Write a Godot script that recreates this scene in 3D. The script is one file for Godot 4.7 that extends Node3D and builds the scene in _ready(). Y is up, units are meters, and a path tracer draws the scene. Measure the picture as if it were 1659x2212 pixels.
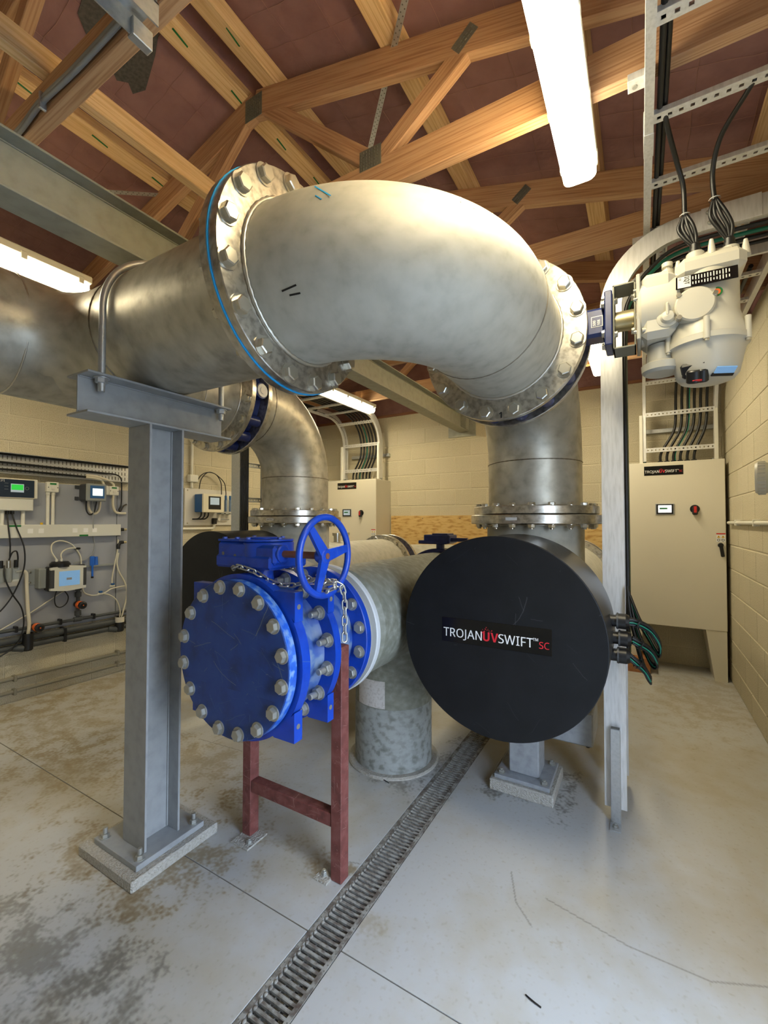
extends Node3D
# A water treatment plant room: stainless pipework over two UV reactors, block walls, timber truss roof.
# y up, metres. Camera near the open doorway, looking in towards -Z and a little to the left.

const XL := -4.10      # inner face of left wall
const XR := 0.66       # inner face of right wall
const ZB := -5.09      # inner face of back wall
const ZF := 1.45       # inner face of front wall (behind the camera)
const PY := 2.16       # height of overhead pipe axis
const HX := -2.33      # header and second reactor
const RX := -0.527     # first reactor
const RZ := -2.604     # vertical drop pipes
const BZ := -1.131     # branch pipe
const RY := 0.878      # reactor axis height
const APEX := -1.72
const SLOPE := 0.262

var M := {}            # materials
var names := {}
var cache := {}
var rng := RandomNumberGenerator.new()

func _ready():
	rng.seed = 7
	setup_camera()
	setup_sky()
	setup_materials()
	build_shell()
	build_roof()
	build_lights()
	build_pipework()
	build_reactors()
	build_support()
	build_blue_valve()
	build_cabinets()
	build_trays()
	build_actuator()
	build_left_wall()
	build_right_wall()
	build_floor_bits()

func setup_camera():
	var cam = Camera3D.new()
	cam.name = "camera"
	add_child(cam)
	cam.rotation_order = EULER_ORDER_YXZ
	cam.position = Vector3(0, 1.3605, 0)
	cam.rotation = Vector3(0.0227, 0.5302, 0.0012)
	cam.fov = rad_to_deg(2.0 * atan(1106.0 / 946.19))
	cam.near = 0.05
	cam.current = true

func setup_sky():
	var we = WorldEnvironment.new()
	we.name = "environment"
	var e = Environment.new()
	e.background_mode = Environment.BG_SKY
	var s = Sky.new()
	var m = ProceduralSkyMaterial.new()
	m.sky_top_color = Color(0.70, 0.80, 0.94)
	m.sky_horizon_color = Color(0.86, 0.91, 0.96)
	m.sky_curve = 0.25
	m.ground_bottom_color = Color(0.36, 0.36, 0.36)
	m.ground_horizon_color = Color(0.55, 0.57, 0.58)
	m.sky_energy_multiplier = 3.1
	m.ground_energy_multiplier = 1.3
	s.sky_material = m
	e.sky = s
	e.tonemap_mode = Environment.TONE_MAPPER_LINEAR
	e.tonemap_exposure = 1.14
	e.sdfgi_enabled = true
	e.ssao_enabled = true
	e.ssil_enabled = true
	we.environment = e
	add_child(we)

# ---------------------------------------------------------------- nodes
func numbered(n):
	if not names.has(n):
		names[n] = 0
		return n
	names[n] += 1
	return "%s_%03d" % [n, names[n]]

func thing(called, label, category, at = Vector3.ZERO, group = ""):
	var o = Node3D.new()
	o.name = numbered(called)
	add_child(o)
	o.position = at
	o.set_meta("label", label)
	o.set_meta("category", category)
	if group != "":
		o.set_meta("group", group)
	return o

func part(parent, called, mesh, mat, xf = Transform3D(), label = ""):
	var o = MeshInstance3D.new()
	o.name = called
	o.mesh = mesh
	o.material_override = null
	if mesh.get_surface_count() > 0:
		o.set_surface_override_material(0, mat)
	parent.add_child(o, true)
	o.global_transform = xf
	if label != "":
		o.set_meta("label", label)
	return o

func single(called, label, category, mesh, mat, at = Vector3.ZERO, group = ""):   # a thing that is one mesh (built in world space)
	var o = MeshInstance3D.new()
	o.name = numbered(called)
	o.mesh = mesh
	o.set_surface_override_material(0, mat)
	add_child(o)
	o.position = at
	o.set_meta("label", label)
	o.set_meta("category", category)
	if group != "":
		o.set_meta("group", group)
	return o

func structure(called, mesh, mat):
	var o = MeshInstance3D.new()
	o.name = numbered(called)
	if mesh:
		o.mesh = mesh
		o.set_surface_override_material(0, mat)
	add_child(o)
	o.set_meta("kind", "structure")
	return o

# ---------------------------------------------------------------- mesh building
class MB:
	var v := PackedVector3Array()
	var n := PackedVector3Array()
	var uv := PackedVector2Array()
	func tri(a, b, c, na, nb, nc, ua = Vector2.ZERO, ub = Vector2.ZERO, uc = Vector2.ZERO):
		var g = (b - a).cross(c - a)
		if g.length_squared() < 1e-16:
			return
		if g.dot(na + nb + nc) > 0.0:      # front faces run clockwise
			v.append_array([a, c, b]); n.append_array([na, nc, nb]); uv.append_array([ua, uc, ub])
		else:
			v.append_array([a, b, c]); n.append_array([na, nb, nc]); uv.append_array([ua, ub, uc])
	func quad(a, b, c, d, na, nb = null, nc = null, nd = null):
		if nb == null:
			nb = na; nc = na; nd = na
		tri(a, b, c, na, nb, nc, Vector2(0, 1), Vector2(1, 1), Vector2(1, 0))
		tri(a, c, d, na, nc, nd, Vector2(0, 1), Vector2(1, 0), Vector2(0, 0))
	func flat(a, b, c, out):
		var g = (b - a).cross(c - a).normalized()
		if g.dot(out) < 0:
			g = -g
		tri(a, b, c, g, g, g)
	func flat4(a, b, c, d, out):
		flat(a, b, c, out)
		flat(a, c, d, out)
	func mesh():
		var arr = []
		arr.resize(Mesh.ARRAY_MAX)
		arr[Mesh.ARRAY_VERTEX] = v
		arr[Mesh.ARRAY_NORMAL] = n
		arr[Mesh.ARRAY_TEX_UV] = uv
		var m = ArrayMesh.new()
		m.add_surface_from_arrays(Mesh.PRIMITIVE_TRIANGLES, arr)
		return m
	# box by centre and size, chamfered edges, turned by basis
	func box(c, s, bev = 0.0, b = Basis()):
		var h = s * 0.5
		var k = minf(bev, minf(h.x, minf(h.y, h.z)) * 0.95)
		if k <= 0.0:
			for ax in 3:
				for sg in [-1.0, 1.0]:
					var nn = Vector3.ZERO; nn[ax] = sg
					var u = Vector3.ZERO; u[(ax + 1) % 3] = h[(ax + 1) % 3]
					var w = Vector3.ZERO; w[(ax + 2) % 3] = h[(ax + 2) % 3]
					var o = nn * h[ax]
					quad(c + b * (o - u - w), c + b * (o + u - w), c + b * (o + u + w), c + b * (o - u + w), b * nn)
			return
		for ax in 3:
			var i = (ax + 1) % 3
			var j = (ax + 2) % 3
			for sg in [-1.0, 1.0]:
				var nn = Vector3.ZERO; nn[ax] = sg
				var u = Vector3.ZERO; u[i] = h[i] - k
				var w = Vector3.ZERO; w[j] = h[j] - k
				var o = nn * h[ax]
				quad(c + b * (o - u - w), c + b * (o + u - w), c + b * (o + u + w), c + b * (o - u + w), b * nn)
			# edges along axis ax
			for s1 in [-1.0, 1.0]:
				for s2 in [-1.0, 1.0]:
					var p1 = Vector3.ZERO; p1[i] = s1 * h[i]; p1[j] = s2 * (h[j] - k)
					var p2 = Vector3.ZERO; p2[i] = s1 * (h[i] - k); p2[j] = s2 * h[j]
					var e = Vector3.ZERO; e[ax] = h[ax] - k
					var nn = Vector3.ZERO; nn[i] = s1; nn[j] = s2
					nn = nn.normalized()
					quad(c + b * (p1 - e), c + b * (p1 + e), c + b * (p2 + e), c + b * (p2 - e), b * nn)
		for sx in [-1.0, 1.0]:
			for sy in [-1.0, 1.0]:
				for sz in [-1.0, 1.0]:
					var q = Vector3(sx * h.x, sy * h.y, sz * h.z)
					var a1 = q - Vector3(0, sy, sz) * k
					var a2 = q - Vector3(sx, 0, sz) * k
					var a3 = q - Vector3(sx, sy, 0) * k
					var nn = Vector3(sx, sy, sz).normalized()
					tri(c + b * a1, c + b * a2, c + b * a3, b * nn, b * nn, b * nn)
	func span(lo, hi, bev = 0.0):
		box((lo + hi) * 0.5, (hi - lo).abs(), bev)
	# profile of (along, radius) turned round an axis; flat along the profile unless smooth
	func lathe(o, axis, prof, seg = 32, smooth = false, a0 = 0.0, a1 = TAU):
		var ax = axis.normalized()
		var p = ax.cross(Vector3.UP if absf(ax.y) < 0.9 else Vector3.RIGHT).normalized()
		var q = ax.cross(p)
		var segn = []
		for i in prof.size() - 1:
			var d = prof[i + 1] - prof[i]
			segn.append(Vector2(d.y, -d.x).normalized())     # (axial, radial) normal, out for a profile that runs along +axis
		for k in seg:
			var t0 = lerpf(a0, a1, float(k) / seg)
			var t1 = lerpf(a0, a1, float(k + 1) / seg)
			var d0 = p * cos(t0) + q * sin(t0)
			var d1 = p * cos(t1) + q * sin(t1)
			for i in prof.size() - 1:
				var na = segn[i]
				var nb = segn[i]
				if smooth:
					if i > 0 and segn[i - 1].dot(segn[i]) > 0.5: na = (segn[i - 1] + segn[i]).normalized()
					if i < segn.size() - 1 and segn[i + 1].dot(segn[i]) > 0.5: nb = (segn[i + 1] + segn[i]).normalized()
				var A = prof[i]
				var B = prof[i + 1]
				quad(o + ax * A.x + d0 * A.y, o + ax * B.x + d0 * B.y, o + ax * B.x + d1 * B.y, o + ax * A.x + d1 * A.y,
					ax * -na.x + d0 * -na.y,
					ax * -nb.x + d0 * -nb.y, ax * -nb.x + d1 * -nb.y, ax * -na.x + d1 * -na.y)
	func cyl(a, b, r, seg = 24, bev = 0.0, r2 = -1.0):
		if r2 < 0: r2 = r
		var L = (b - a).length()
		var pr = [Vector2(0, 0), Vector2(0, r - bev)]
		if bev > 0: pr.append(Vector2(bev, r))
		else: pr[1] = Vector2(0, r)
		if bev > 0: pr.append(Vector2(L - bev, r2))
		pr.append(Vector2(L, r2 - bev)); pr.append(Vector2(L, 0))
		lathe(a, b - a, pr, seg)
	# ring: disc with hole
	func ring(o, axis, x0, x1, r_in, r_out, seg = 48, bev = 0.002):
		lathe(o, axis, [Vector2(x0, r_in), Vector2(x0, r_out - bev), Vector2(x0 + bev, r_out), Vector2(x1 - bev, r_out), Vector2(x1, r_out - bev), Vector2(x1, r_in), Vector2(x0, r_in)], seg)
	# tube along points; radius constant or list
	func tube(pts, r, seg = 10, caps = true, closed = false):
		var m = pts.size()
		var tang = []
		for i in m:
			var a = pts[(i - 1 + m) % m] if closed else pts[max(i - 1, 0)]
			var b = pts[(i + 1) % m] if closed else pts[min(i + 1, m - 1)]
			tang.append((b - a).normalized())
		var t0 = tang[0]
		var up = t0.cross(Vector3.UP if absf(t0.y) < 0.9 else Vector3.RIGHT).normalized()
		var rings = []
		var nrm = []
		for i in m:
			up = (up - tang[i] * up.dot(tang[i])).normalized()
			var w = tang[i].cross(up)
			var rr = r[i] if r is Array else r
			var ring_ = []
			var rn = []
			for k in seg:
				var t = TAU * k / seg
				var d = up * cos(t) + w * sin(t)
				ring_.append(pts[i] + d * rr)
				rn.append(d)
			rings.append(ring_); nrm.append(rn)
		var last = m if closed else m - 1
		for i in last:
			var j = (i + 1) % m
			for k in seg:
				var l = (k + 1) % seg
				quad(rings[i][k], rings[j][k], rings[j][l], rings[i][l], nrm[i][k], nrm[j][k], nrm[j][l], nrm[i][l])
		if caps and not closed:
			for k in seg:
				var l = (k + 1) % seg
				tri(pts[0], rings[0][k], rings[0][l], -tang[0], -tang[0], -tang[0])
				tri(pts[m - 1], rings[m - 1][k], rings[m - 1][l], tang[m - 1], tang[m - 1], tang[m - 1])
	# rectangle section swept along points lying in a plane with normal pn: size along pn = w, across = h
	func strip(pts, pn, w, h):
		var m = pts.size()
		var L = []
		var T = []
		for i in m:
			var a = pts[max(i - 1, 0)]
			var b = pts[min(i + 1, m - 1)]
			var t = (b - a).normalized()
			var d = pn.cross(t).normalized()
			T.append(d)
			L.append([pts[i] - pn * w / 2 - d * h / 2, pts[i] + pn * w / 2 - d * h / 2, pts[i] + pn * w / 2 + d * h / 2, pts[i] - pn * w / 2 + d * h / 2])
		for i in m - 1:
			var A = L[i]
			var B = L[i + 1]
			quad(A[0], B[0], B[1], A[1], -T[i], -T[i + 1], -T[i + 1], -T[i])
			quad(A[3], B[3], B[2], A[2], T[i], T[i + 1], T[i + 1], T[i])
			quad(A[0], B[0], B[3], A[3], -pn)
			quad(A[1], B[1], B[2], A[2], pn)
		flat4(L[0][0], L[0][1], L[0][2], L[0][3], pts[0] - pts[1])
		flat4(L[m - 1][0], L[m - 1][1], L[m - 1][2], L[m - 1][3], pts[m - 1] - pts[m - 2])
	# polygon in a plane (origin o, axes ex, ey), extruded by d along ez
	func prism(poly, o, ex, ey, d):
		var ez = ex.cross(ey).normalized()
		var idx = Geometry2D.triangulate_polygon(poly)
		var f = func(p): return o + ex * p.x + ey * p.y
		for i in range(0, idx.size(), 3):
			var a = f.call(poly[idx[i]]); var b = f.call(poly[idx[i + 1]]); var c = f.call(poly[idx[i + 2]])
			tri(a, b, c, -ez, -ez, -ez)
			tri(a + ez * d, b + ez * d, c + ez * d, ez, ez, ez)
		var area = 0.0
		for i in poly.size():
			area += poly[i].cross(poly[(i + 1) % poly.size()])
		for i in poly.size():
			var p = poly[i]; var q = poly[(i + 1) % poly.size()]
			var e = (q - p)
			var nn = Vector2(e.y, -e.x).normalized() * signf(area)
			quad(f.call(p), f.call(q), f.call(q) + ez * d, f.call(p) + ez * d, ex * nn.x + ey * nn.y)

func arc(c, ex, ey, r, a0, a1, n):
	var out = []
	for i in n + 1:
		var t = lerpf(a0, a1, float(i) / n)
		out.append(c + ex * (r * cos(t)) + ey * (r * sin(t)))
	return out

func curve(pts, n = 8):       # smooth path through points
	var c = Curve3D.new()
	for i in pts.size():
		var a = pts[max(i - 1, 0)]
		var b = pts[min(i + 1, pts.size() - 1)]
		var t = (b - a) / 6.0
		c.add_point(pts[i], -t, t)
	var out = []
	for i in pts.size() - 1:
		for k in n:
			out.append(c.sample(i, float(k) / n))
	out.append(pts[pts.size() - 1])
	return out

func bx(lo, hi, bev = 0.002):
	var m = MB.new()
	m.span(lo, hi, bev)
	return m.mesh()

func cy(a, b, r, seg = 24, bev = 0.002):
	var m = MB.new()
	m.cyl(a, b, r, seg, bev)
	return m.mesh()

func tb(pts, r, seg = 10):
	var m = MB.new()
	m.tube(pts, r, seg)
	return m.mesh()

func lat(o, axis, prof, seg = 32, smooth = false):
	var m = MB.new()
	m.lathe(o, axis, prof, seg, smooth)
	return m.mesh()

# hex bolt along local +Z: washer, head, optional stud; face of the flange at z = 0
func bolt_mesh(r, kind):
	var key = "bolt%s_%f" % [kind, r]
	if cache.has(key): return cache[key]
	var m = MB.new()
	m.lathe(Vector3.ZERO, Vector3.BACK, [Vector2(0, r * 1.28), Vector2(r * 0.16, r * 1.28), Vector2(r * 0.16, 0)], 20)
	var h = r * 0.16 + r * (0.72 if kind == "head" else 0.85)
	var lo = []
	var mid = []
	var hi = []
	for k in 6:
		var d = Vector3(cos(TAU * k / 6), sin(TAU * k / 6), 0)
		lo.append(d * r + Vector3(0, 0, r * 0.16)); mid.append(d * r + Vector3(0, 0, h - r * 0.12)); hi.append(d * r * 0.84 + Vector3(0, 0, h))
	for k in 6:
		var l = (k + 1) % 6
		var out = lo[k] + lo[l]; out.z = 0
		m.flat4(lo[k], lo[l], mid[l], mid[k], out)
		m.flat4(mid[k], mid[l], hi[l], hi[k], out + Vector3(0, 0, r))
		m.flat(Vector3(0, 0, h), hi[k], hi[l], Vector3.BACK)
	if kind == "stud":
		m.cyl(Vector3(0, 0, h), Vector3(0, 0, h + r * 1.5), r * 0.55, 12, r * 0.1)
	elif kind == "nut":
		m.cyl(Vector3(0, 0, h), Vector3(0, 0, h + r * 0.45), r * 0.55, 12, r * 0.1)
	cache[key] = m.mesh()
	return cache[key]

# ring of bolts on a flange face: centre c, outward normal nrm
func bolts(parent, c, nrm, pcd, count, r, kind, mat, skip = []):
	var z = nrm.normalized()
	var x = z.cross(Vector3.UP if absf(z.y) < 0.9 else Vector3.RIGHT).normalized()
	var y = z.cross(x)
	for k in count:
		if k in skip: continue
		var t = TAU * (k + 0.5) / count
		var b = Basis(x, y, z) * Basis(Vector3.BACK, rng.randf() * TAU)
		part(parent, "bolt" if kind == "head" else "nut", bolt_mesh(r, kind), mat, Transform3D(b, c + x * pcd * cos(t) + y * pcd * sin(t)))

# timber piece with grain along its length; returns the node
func timber(parent, called, a, b, w, h, mat, up = Vector3.UP):
	var x = (b - a).normalized()
	var z = x.cross(up).normalized()
	var y = z.cross(x)
	var key = "timber_%.3f_%.3f_%.3f" % [(b - a).length(), w, h]
	if not cache.has(key):
		var m = MB.new()
		m.box(Vector3.ZERO, Vector3((b - a).length(), h, w), 0.003)
		cache[key] = m.mesh()
	return part(parent, called, cache[key], mat, Transform3D(Basis(x, y, z), (a + b) / 2))

func text(parent, called, s, size, mat, at, basis_, depth = 0.001, bold = false, serif = false):
	var t = TextMesh.new()
	var f = SystemFont.new()
	f.font_names = PackedStringArray(["Droid Serif" if serif else "Droid Sans"])
	f.font_weight = 700 if bold else 400
	t.font = f
	t.text = s
	t.font_size = 64
	t.pixel_size = size / 46.0      # size = cap height
	t.depth = depth
	t.horizontal_alignment = HORIZONTAL_ALIGNMENT_LEFT
	t.vertical_alignment = VERTICAL_ALIGNMENT_CENTER
	var o = part(parent, called, t, mat, Transform3D(basis_, at))
	return o

func text_width(s, size, bold = false):
	var t = TextMesh.new()
	var f = SystemFont.new()
	f.font_names = PackedStringArray(["Droid Sans"])
	f.font_weight = 700 if bold else 400
	t.font = f
	t.text = s
	t.font_size = 64
	t.pixel_size = size / 46.0
	return t.get_aabb().size.x

# ---------------------------------------------------------------- materials
func noise_tex(seed_, freq, stops, cols, size = 512, oct = 5, type = FastNoiseLite.TYPE_SIMPLEX_SMOOTH, as_normal = false, bump = 4.0):
	var f = FastNoiseLite.new()
	f.noise_type = type
	f.seed = seed_
	f.frequency = freq
	f.fractal_octaves = oct
	var t = NoiseTexture2D.new()
	t.width = size; t.height = size
	t.seamless = true
	t.noise = f
	if as_normal:
		t.as_normal_map = true
		t.bump_strength = bump
	else:
		var g = Gradient.new()
		g.offsets = PackedFloat32Array(stops)
		g.colors = PackedColorArray(cols)
		t.color_ramp = g
	return t

func mat(called, col, rough = 0.5, metal = 0.0):
	var m = StandardMaterial3D.new()
	m.resource_name = called
	m.albedo_color = col
	m.roughness = rough
	m.metallic = metal
	M[called] = m
	return m

func tex_mat(called, tex, scale, rough, metal = 0.0, tint = Color.WHITE, normal = null, nscale = 0.5, world = true):
	var m = mat(called, tint, rough, metal)
	m.albedo_texture = tex
	m.uv1_triplanar = true
	m.uv1_world_triplanar = world
	m.uv1_scale = scale if scale is Vector3 else Vector3.ONE * scale
	if normal:
		m.normal_enabled = true
		m.normal_texture = normal
		m.normal_scale = nscale
	return m

func c8(r, g, b):
	return Color(r / 255.0, g / 255.0, b / 255.0)

func scratch_tex(seed_, base, cols, count, size = 512, blotch = 0.0):
	var im = Image.create(size, size, false, Image.FORMAT_RGB8)
	im.fill(base)
	var r = RandomNumberGenerator.new()
	r.seed = seed_
	var f = FastNoiseLite.new()
	f.seed = seed_
	f.frequency = 0.012
	f.fractal_octaves = 4
	if blotch > 0.0:
		for y in size:
			for x in size:
				var k = f.get_noise_2d(x, y)
				im.set_pixel(x, y, base.lerp(cols[0], clampf(k * blotch, 0.0, 0.5)) if k > 0 else base.darkened(clampf(-k * blotch, 0.0, 0.3)))
	for i in count:
		var p = Vector2(r.randf() * size, r.randf() * size)
		var a = r.randf() * TAU
		var L = int(4 + pow(r.randf(), 3.0) * 90)
		var c = cols[r.randi() % cols.size()]
		var al = r.randf_range(0.2, 0.9)
		for k in L:
			a += r.randf_range(-0.05, 0.05)
			p += Vector2(cos(a), sin(a))
			var xi = posmod(int(p.x), size)
			var yi = posmod(int(p.y), size)
			im.set_pixel(xi, yi, im.get_pixel(xi, yi).lerp(c, al))
			if i % 3 == 0:
				xi = posmod(xi + 1, size)
				im.set_pixel(xi, yi, im.get_pixel(xi, yi).lerp(c, al * 0.7))
	return ImageTexture.create_from_image(im)

# the whole floor as one picture of its paint, dust and stains (x -4.2..0.8, z -5.2..1.5)
func floor_tex():
	var W = 1024
	var H = 1372
	var im = Image.create(W, H, false, Image.FORMAT_RGB8)
	var big = FastNoiseLite.new()
	big.seed = 31; big.frequency = 1.1; big.fractal_octaves = 4
	var mid = FastNoiseLite.new()
	mid.seed = 32; mid.frequency = 7.0; mid.fractal_octaves = 4
	var fin = FastNoiseLite.new()
	fin.seed = 33; fin.frequency = 45.0; fin.fractal_octaves = 2
	var paint = c8(184, 184, 181)
	var dust = c8(170, 160, 138)
	# stains: x, z, radius x, radius z, strength, colour
	var tan_ = c8(146, 130, 100)
	var grime = c8(92, 88, 80)
	var brown = c8(128, 108, 76)
	var st = [[-1.62, -0.66, 0.34, 0.17, 0.62, grime], [-1.3, -0.72, 0.16, 0.10, 0.45, grime], [-3.4, -1.45, 0.7, 0.35, 0.6, tan_], [-2.75, -1.25, 0.45, 0.25, 0.65, tan_], [-1.60, -1.12, 0.20, 0.16, 0.8, brown], [-1.60, -0.93, 0.16, 0.08, 0.7, brown], [-1.95, -0.95, 0.2, 0.12, 0.6, brown], [-1.72, -1.5, 0.16, 0.10, 0.8, brown], [-2.22, -1.64, 0.4, 0.2, 0.6, tan_], [-0.60, -2.24, 0.14, 0.05, 0.9, grime], [-0.35, -2.38, 0.05, 0.17, 0.9, grime], [-0.97, -2.33, 0.05, 0.25, 0.7, grime], [-1.15, -2.05, 0.2, 0.06, 0.6, grime], [-1.04, -1.42, 0.08, 0.05, 0.8, brown], [-0.25, -1.53, 0.03, 0.02, 0.8, tan_], [-0.83, -1.27, 0.05, 0.05, 0.5, tan_], [0.4, -4.2, 0.4, 0.6, 0.4, tan_], [-3.9, -2.5, 0.25, 1.8, 0.6, tan_], [-1.26, -1.41, 0.25, 0.05, 0.5, brown]]
	for j in H:
		var z = -5.2 + 6.7 * (j + 0.5) / H
		var near = []
		for s in st:
			if absf(z - s[1]) < s[3] * 1.9: near.append(s)
		for i in W:
			var x = -4.2 + 5.0 * (i + 0.5) / W
			var b = big.get_noise_2d(x, z)
			var m = mid.get_noise_2d(x, z)
			var f = fin.get_noise_2d(x, z)
			var k = clampf(0.12 + b * 0.7 + m * 0.35, 0.0, 0.6)
			var c = paint.lerp(dust, k)
			if f > 0.42: c = c.lerp(brown, (f - 0.42) * 0.6)
			for s in near:
				var d = Vector2((x - s[0]) / s[2], (z - s[1]) / s[3]).length()
				var a = s[4] * clampf((1.35 - d) * 0.9 + m * 1.5 + f * 0.9 - 0.25, 0.0, 1.0)
				if d < 1.9 and a > 0.0: c = c.lerp(s[5], a * 0.75)
			im.set_pixel(i, j, c)
	# hairline cracks and pencil lines
	for ln in [[Vector2(-0.31, -1.69), Vector2(-0.06, -1.64), Vector2(0.17, -1.64), Vector2(0.31, -1.705), Vector2(0.6, -1.8)], [Vector2(-2.40, -1.81), Vector2(-2.05, -1.845)], [Vector2(-2.30, -1.80), Vector2(-2.28, -1.90), Vector2(-2.0, -1.93)], [Vector2(-1.05, -1.46), Vector2(-0.975, -1.485)], [Vector2(-0.45, -1.75), Vector2(-0.40, -1.62), Vector2(-0.33, -1.55)]]:
		for k in ln.size() - 1:
			var n = int((ln[k + 1] - ln[k]).length() / 0.002)
			for q in n:
				var p = ln[k].lerp(ln[k + 1], float(q) / n)
				var xi = clampi(int((p.x + 4.2) / 5.0 * W), 0, W - 1)
				var yi = clampi(int((p.y + 5.2) / 6.7 * H), 0, H - 1)
				im.set_pixel(xi, yi, im.get_pixel(xi, yi).lerp(c8(120, 114, 104), 0.3))
	return ImageTexture.create_from_image(im)

func setup_materials():
	var fine = noise_tex(11, 0.09, [], [], 512, 3, FastNoiseLite.TYPE_SIMPLEX_SMOOTH, true, 6.0)
	var soft = noise_tex(12, 0.02, [], [], 512, 4, FastNoiseLite.TYPE_SIMPLEX_SMOOTH, true, 5.0)
	# concrete block: speckled warm grey
	var cols = [[c8(203, 194, 168), c8(181, 171, 143), c8(146, 136, 110)], [c8(200, 191, 165), c8(177, 167, 139), c8(142, 132, 106)], [c8(206, 197, 172), c8(184, 174, 147), c8(150, 140, 115)]]
	for i in 3:
		tex_mat("block%d" % i, noise_tex(20 + i, 0.11, [0.0, 0.28, 0.5, 1.0], [cols[i][2], cols[i][1], cols[i][0], cols[i][0].lightened(0.08)], 512, 4), 2.2 + i * 0.17, 0.93, 0.0, Color.WHITE, fine, 0.6)
	mat("mortar", c8(206, 197, 172), 0.95)
	# floor: worn grey paint with tan dirt
	var floor_m = tex_mat("floor", floor_tex(), Vector3(1.0 / 5.0, 1.0, 1.0 / 6.7), 0.6, 0.0, Color.WHITE, null)
	floor_m.uv1_offset = Vector3(4.2 / 5.0, 0, 5.2 / 6.7)
	mat("dirt", c8(96, 88, 74), 0.95)
	mat("pit", c8(112, 110, 104), 0.9)
	tex_mat("grout", noise_tex(35, 0.06, [0.0, 0.45, 1.0], [c8(150, 145, 132), c8(172, 168, 158), c8(182, 178, 168)]), 2.0, 0.9, 0.0, Color.WHITE, fine, 0.8)
	tex_mat("grate", noise_tex(36, 0.03, [0.0, 0.4, 0.6, 1.0], [c8(78, 62, 52), c8(112, 106, 98), c8(150, 148, 140), c8(164, 162, 155)]), 1.6, 0.7, 0.0)
	# stainless steel
	var ss = noise_tex(41, 0.012, [0.0, 0.35, 0.6, 1.0], [c8(146, 140, 126), c8(176, 171, 157), c8(190, 186, 172), c8(203, 199, 187)], 1024, 6)
	var ss2 = noise_tex(48, 0.012, [0.0, 0.35, 0.6, 1.0], [c8(158, 154, 140), c8(178, 175, 162), c8(186, 183, 170), c8(194, 191, 180)], 1024, 6)
	tex_mat("steel", ss, Vector3(0.9, 0.9, 0.9), 0.44, 0.6, Color.WHITE, soft, 0.06)
	tex_mat("steel_matt", ss2, 1.1, 0.64, 0.25, Color.WHITE, soft, 0.05)
	tex_mat("steel_flange", noise_tex(42, 0.035, [0.0, 0.4, 0.6, 1.0], [c8(150, 143, 132), c8(182, 177, 168), c8(204, 200, 190), c8(212, 208, 200)], 512, 5), 1.6, 0.3, 0.95)
	mat("weld", c8(205, 200, 188), 0.38, 0.9)
	mat("weld_dark", c8(140, 132, 118), 0.45, 0.9)
	mat("bolt_steel", c8(206, 202, 190), 0.28, 0.95)
	mat("bolt_galv", c8(176, 176, 170), 0.5, 0.75)
	tex_mat("galv", noise_tex(43, 0.045, [0.0, 0.45, 1.0], [c8(184, 187, 188), c8(194, 197, 198), c8(202, 204, 204)], 512, 3, FastNoiseLite.TYPE_CELLULAR), 3.0, 0.45, 0.8)
	tex_mat("aluminium", noise_tex(44, 0.02, [0.0, 0.5, 1.0], [c8(206, 206, 204), c8(222, 222, 221), c8(230, 230, 230)]), Vector3(6, 0.8, 6), 0.5, 0.55)
	tex_mat("column_paint", noise_tex(45, 0.02, [0.0, 0.5, 1.0], [c8(140, 142, 142), c8(152, 154, 154), c8(158, 160, 160)]), 1.3, 0.42, 0.0)
	tex_mat("beam_paint", noise_tex(46, 0.02, [0.0, 0.5, 1.0], [c8(138, 138, 124), c8(150, 150, 137), c8(156, 156, 144)]), 1.3, 0.5, 0.0)
	tex_mat("post_paint", noise_tex(47, 0.02, [0.0, 0.5, 1.0], [c8(140, 143, 146), c8(158, 161, 164), c8(168, 171, 174)]), 1.6, 0.5, 0.2)
	mat("cyan", c8(30, 160, 225), 0.5)
	# paint
	tex_mat("blue", scratch_tex(3, c8(20, 62, 138), [c8(70, 104, 158), c8(44, 76, 140), c8(112, 126, 136), c8(140, 140, 130)], 300, 512, 0.3), 1.3, 0.42)
	tex_mat("blue_clean", scratch_tex(4, c8(18, 66, 178), [c8(66, 106, 180), c8(100, 120, 150)], 90, 512, 0.2), 1.7, 0.36)
	tex_mat("blue_dusty", noise_tex(51, 0.02, [0.0, 0.42, 0.55, 1.0], [c8(150, 158, 166), c8(104, 128, 164), c8(40, 78, 156), c8(14, 52, 146)]), 0.8, 0.5)
	tex_mat("blue_worn", noise_tex(56, 0.03, [0.0, 0.42, 0.55, 1.0], [c8(168, 178, 190), c8(92, 138, 206), c8(34, 92, 196), c8(24, 78, 186)]), 1.6, 0.45)
	tex_mat("blue_valve", noise_tex(52, 0.02, [0.0, 0.5, 1.0], [c8(20, 30, 72), c8(26, 40, 92), c8(30, 46, 100)]), 2.0, 0.32)
	tex_mat("black", scratch_tex(5, c8(24, 25, 27), [c8(44, 46, 50), c8(70, 72, 74)], 60, 512, 0.18), 1.1, 0.55)
	M.black.metallic_specular = 0.35
	mat("black_gloss", c8(30, 31, 33), 0.3)
	mat("black_plastic", c8(20, 20, 22), 0.4)
	mat("cable", c8(18, 18, 19), 0.42)
	mat("cable_green", c8(20, 118, 96), 0.45)
	mat("cable_white", c8(206, 202, 184), 0.5)
	mat("cable_grey", c8(148, 150, 148), 0.5)
	tex_mat("primer", scratch_tex(6, c8(116, 62, 56), [c8(168, 140, 132), c8(190, 170, 160)], 240, 512, 0.3), 2.6, 0.6)
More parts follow.
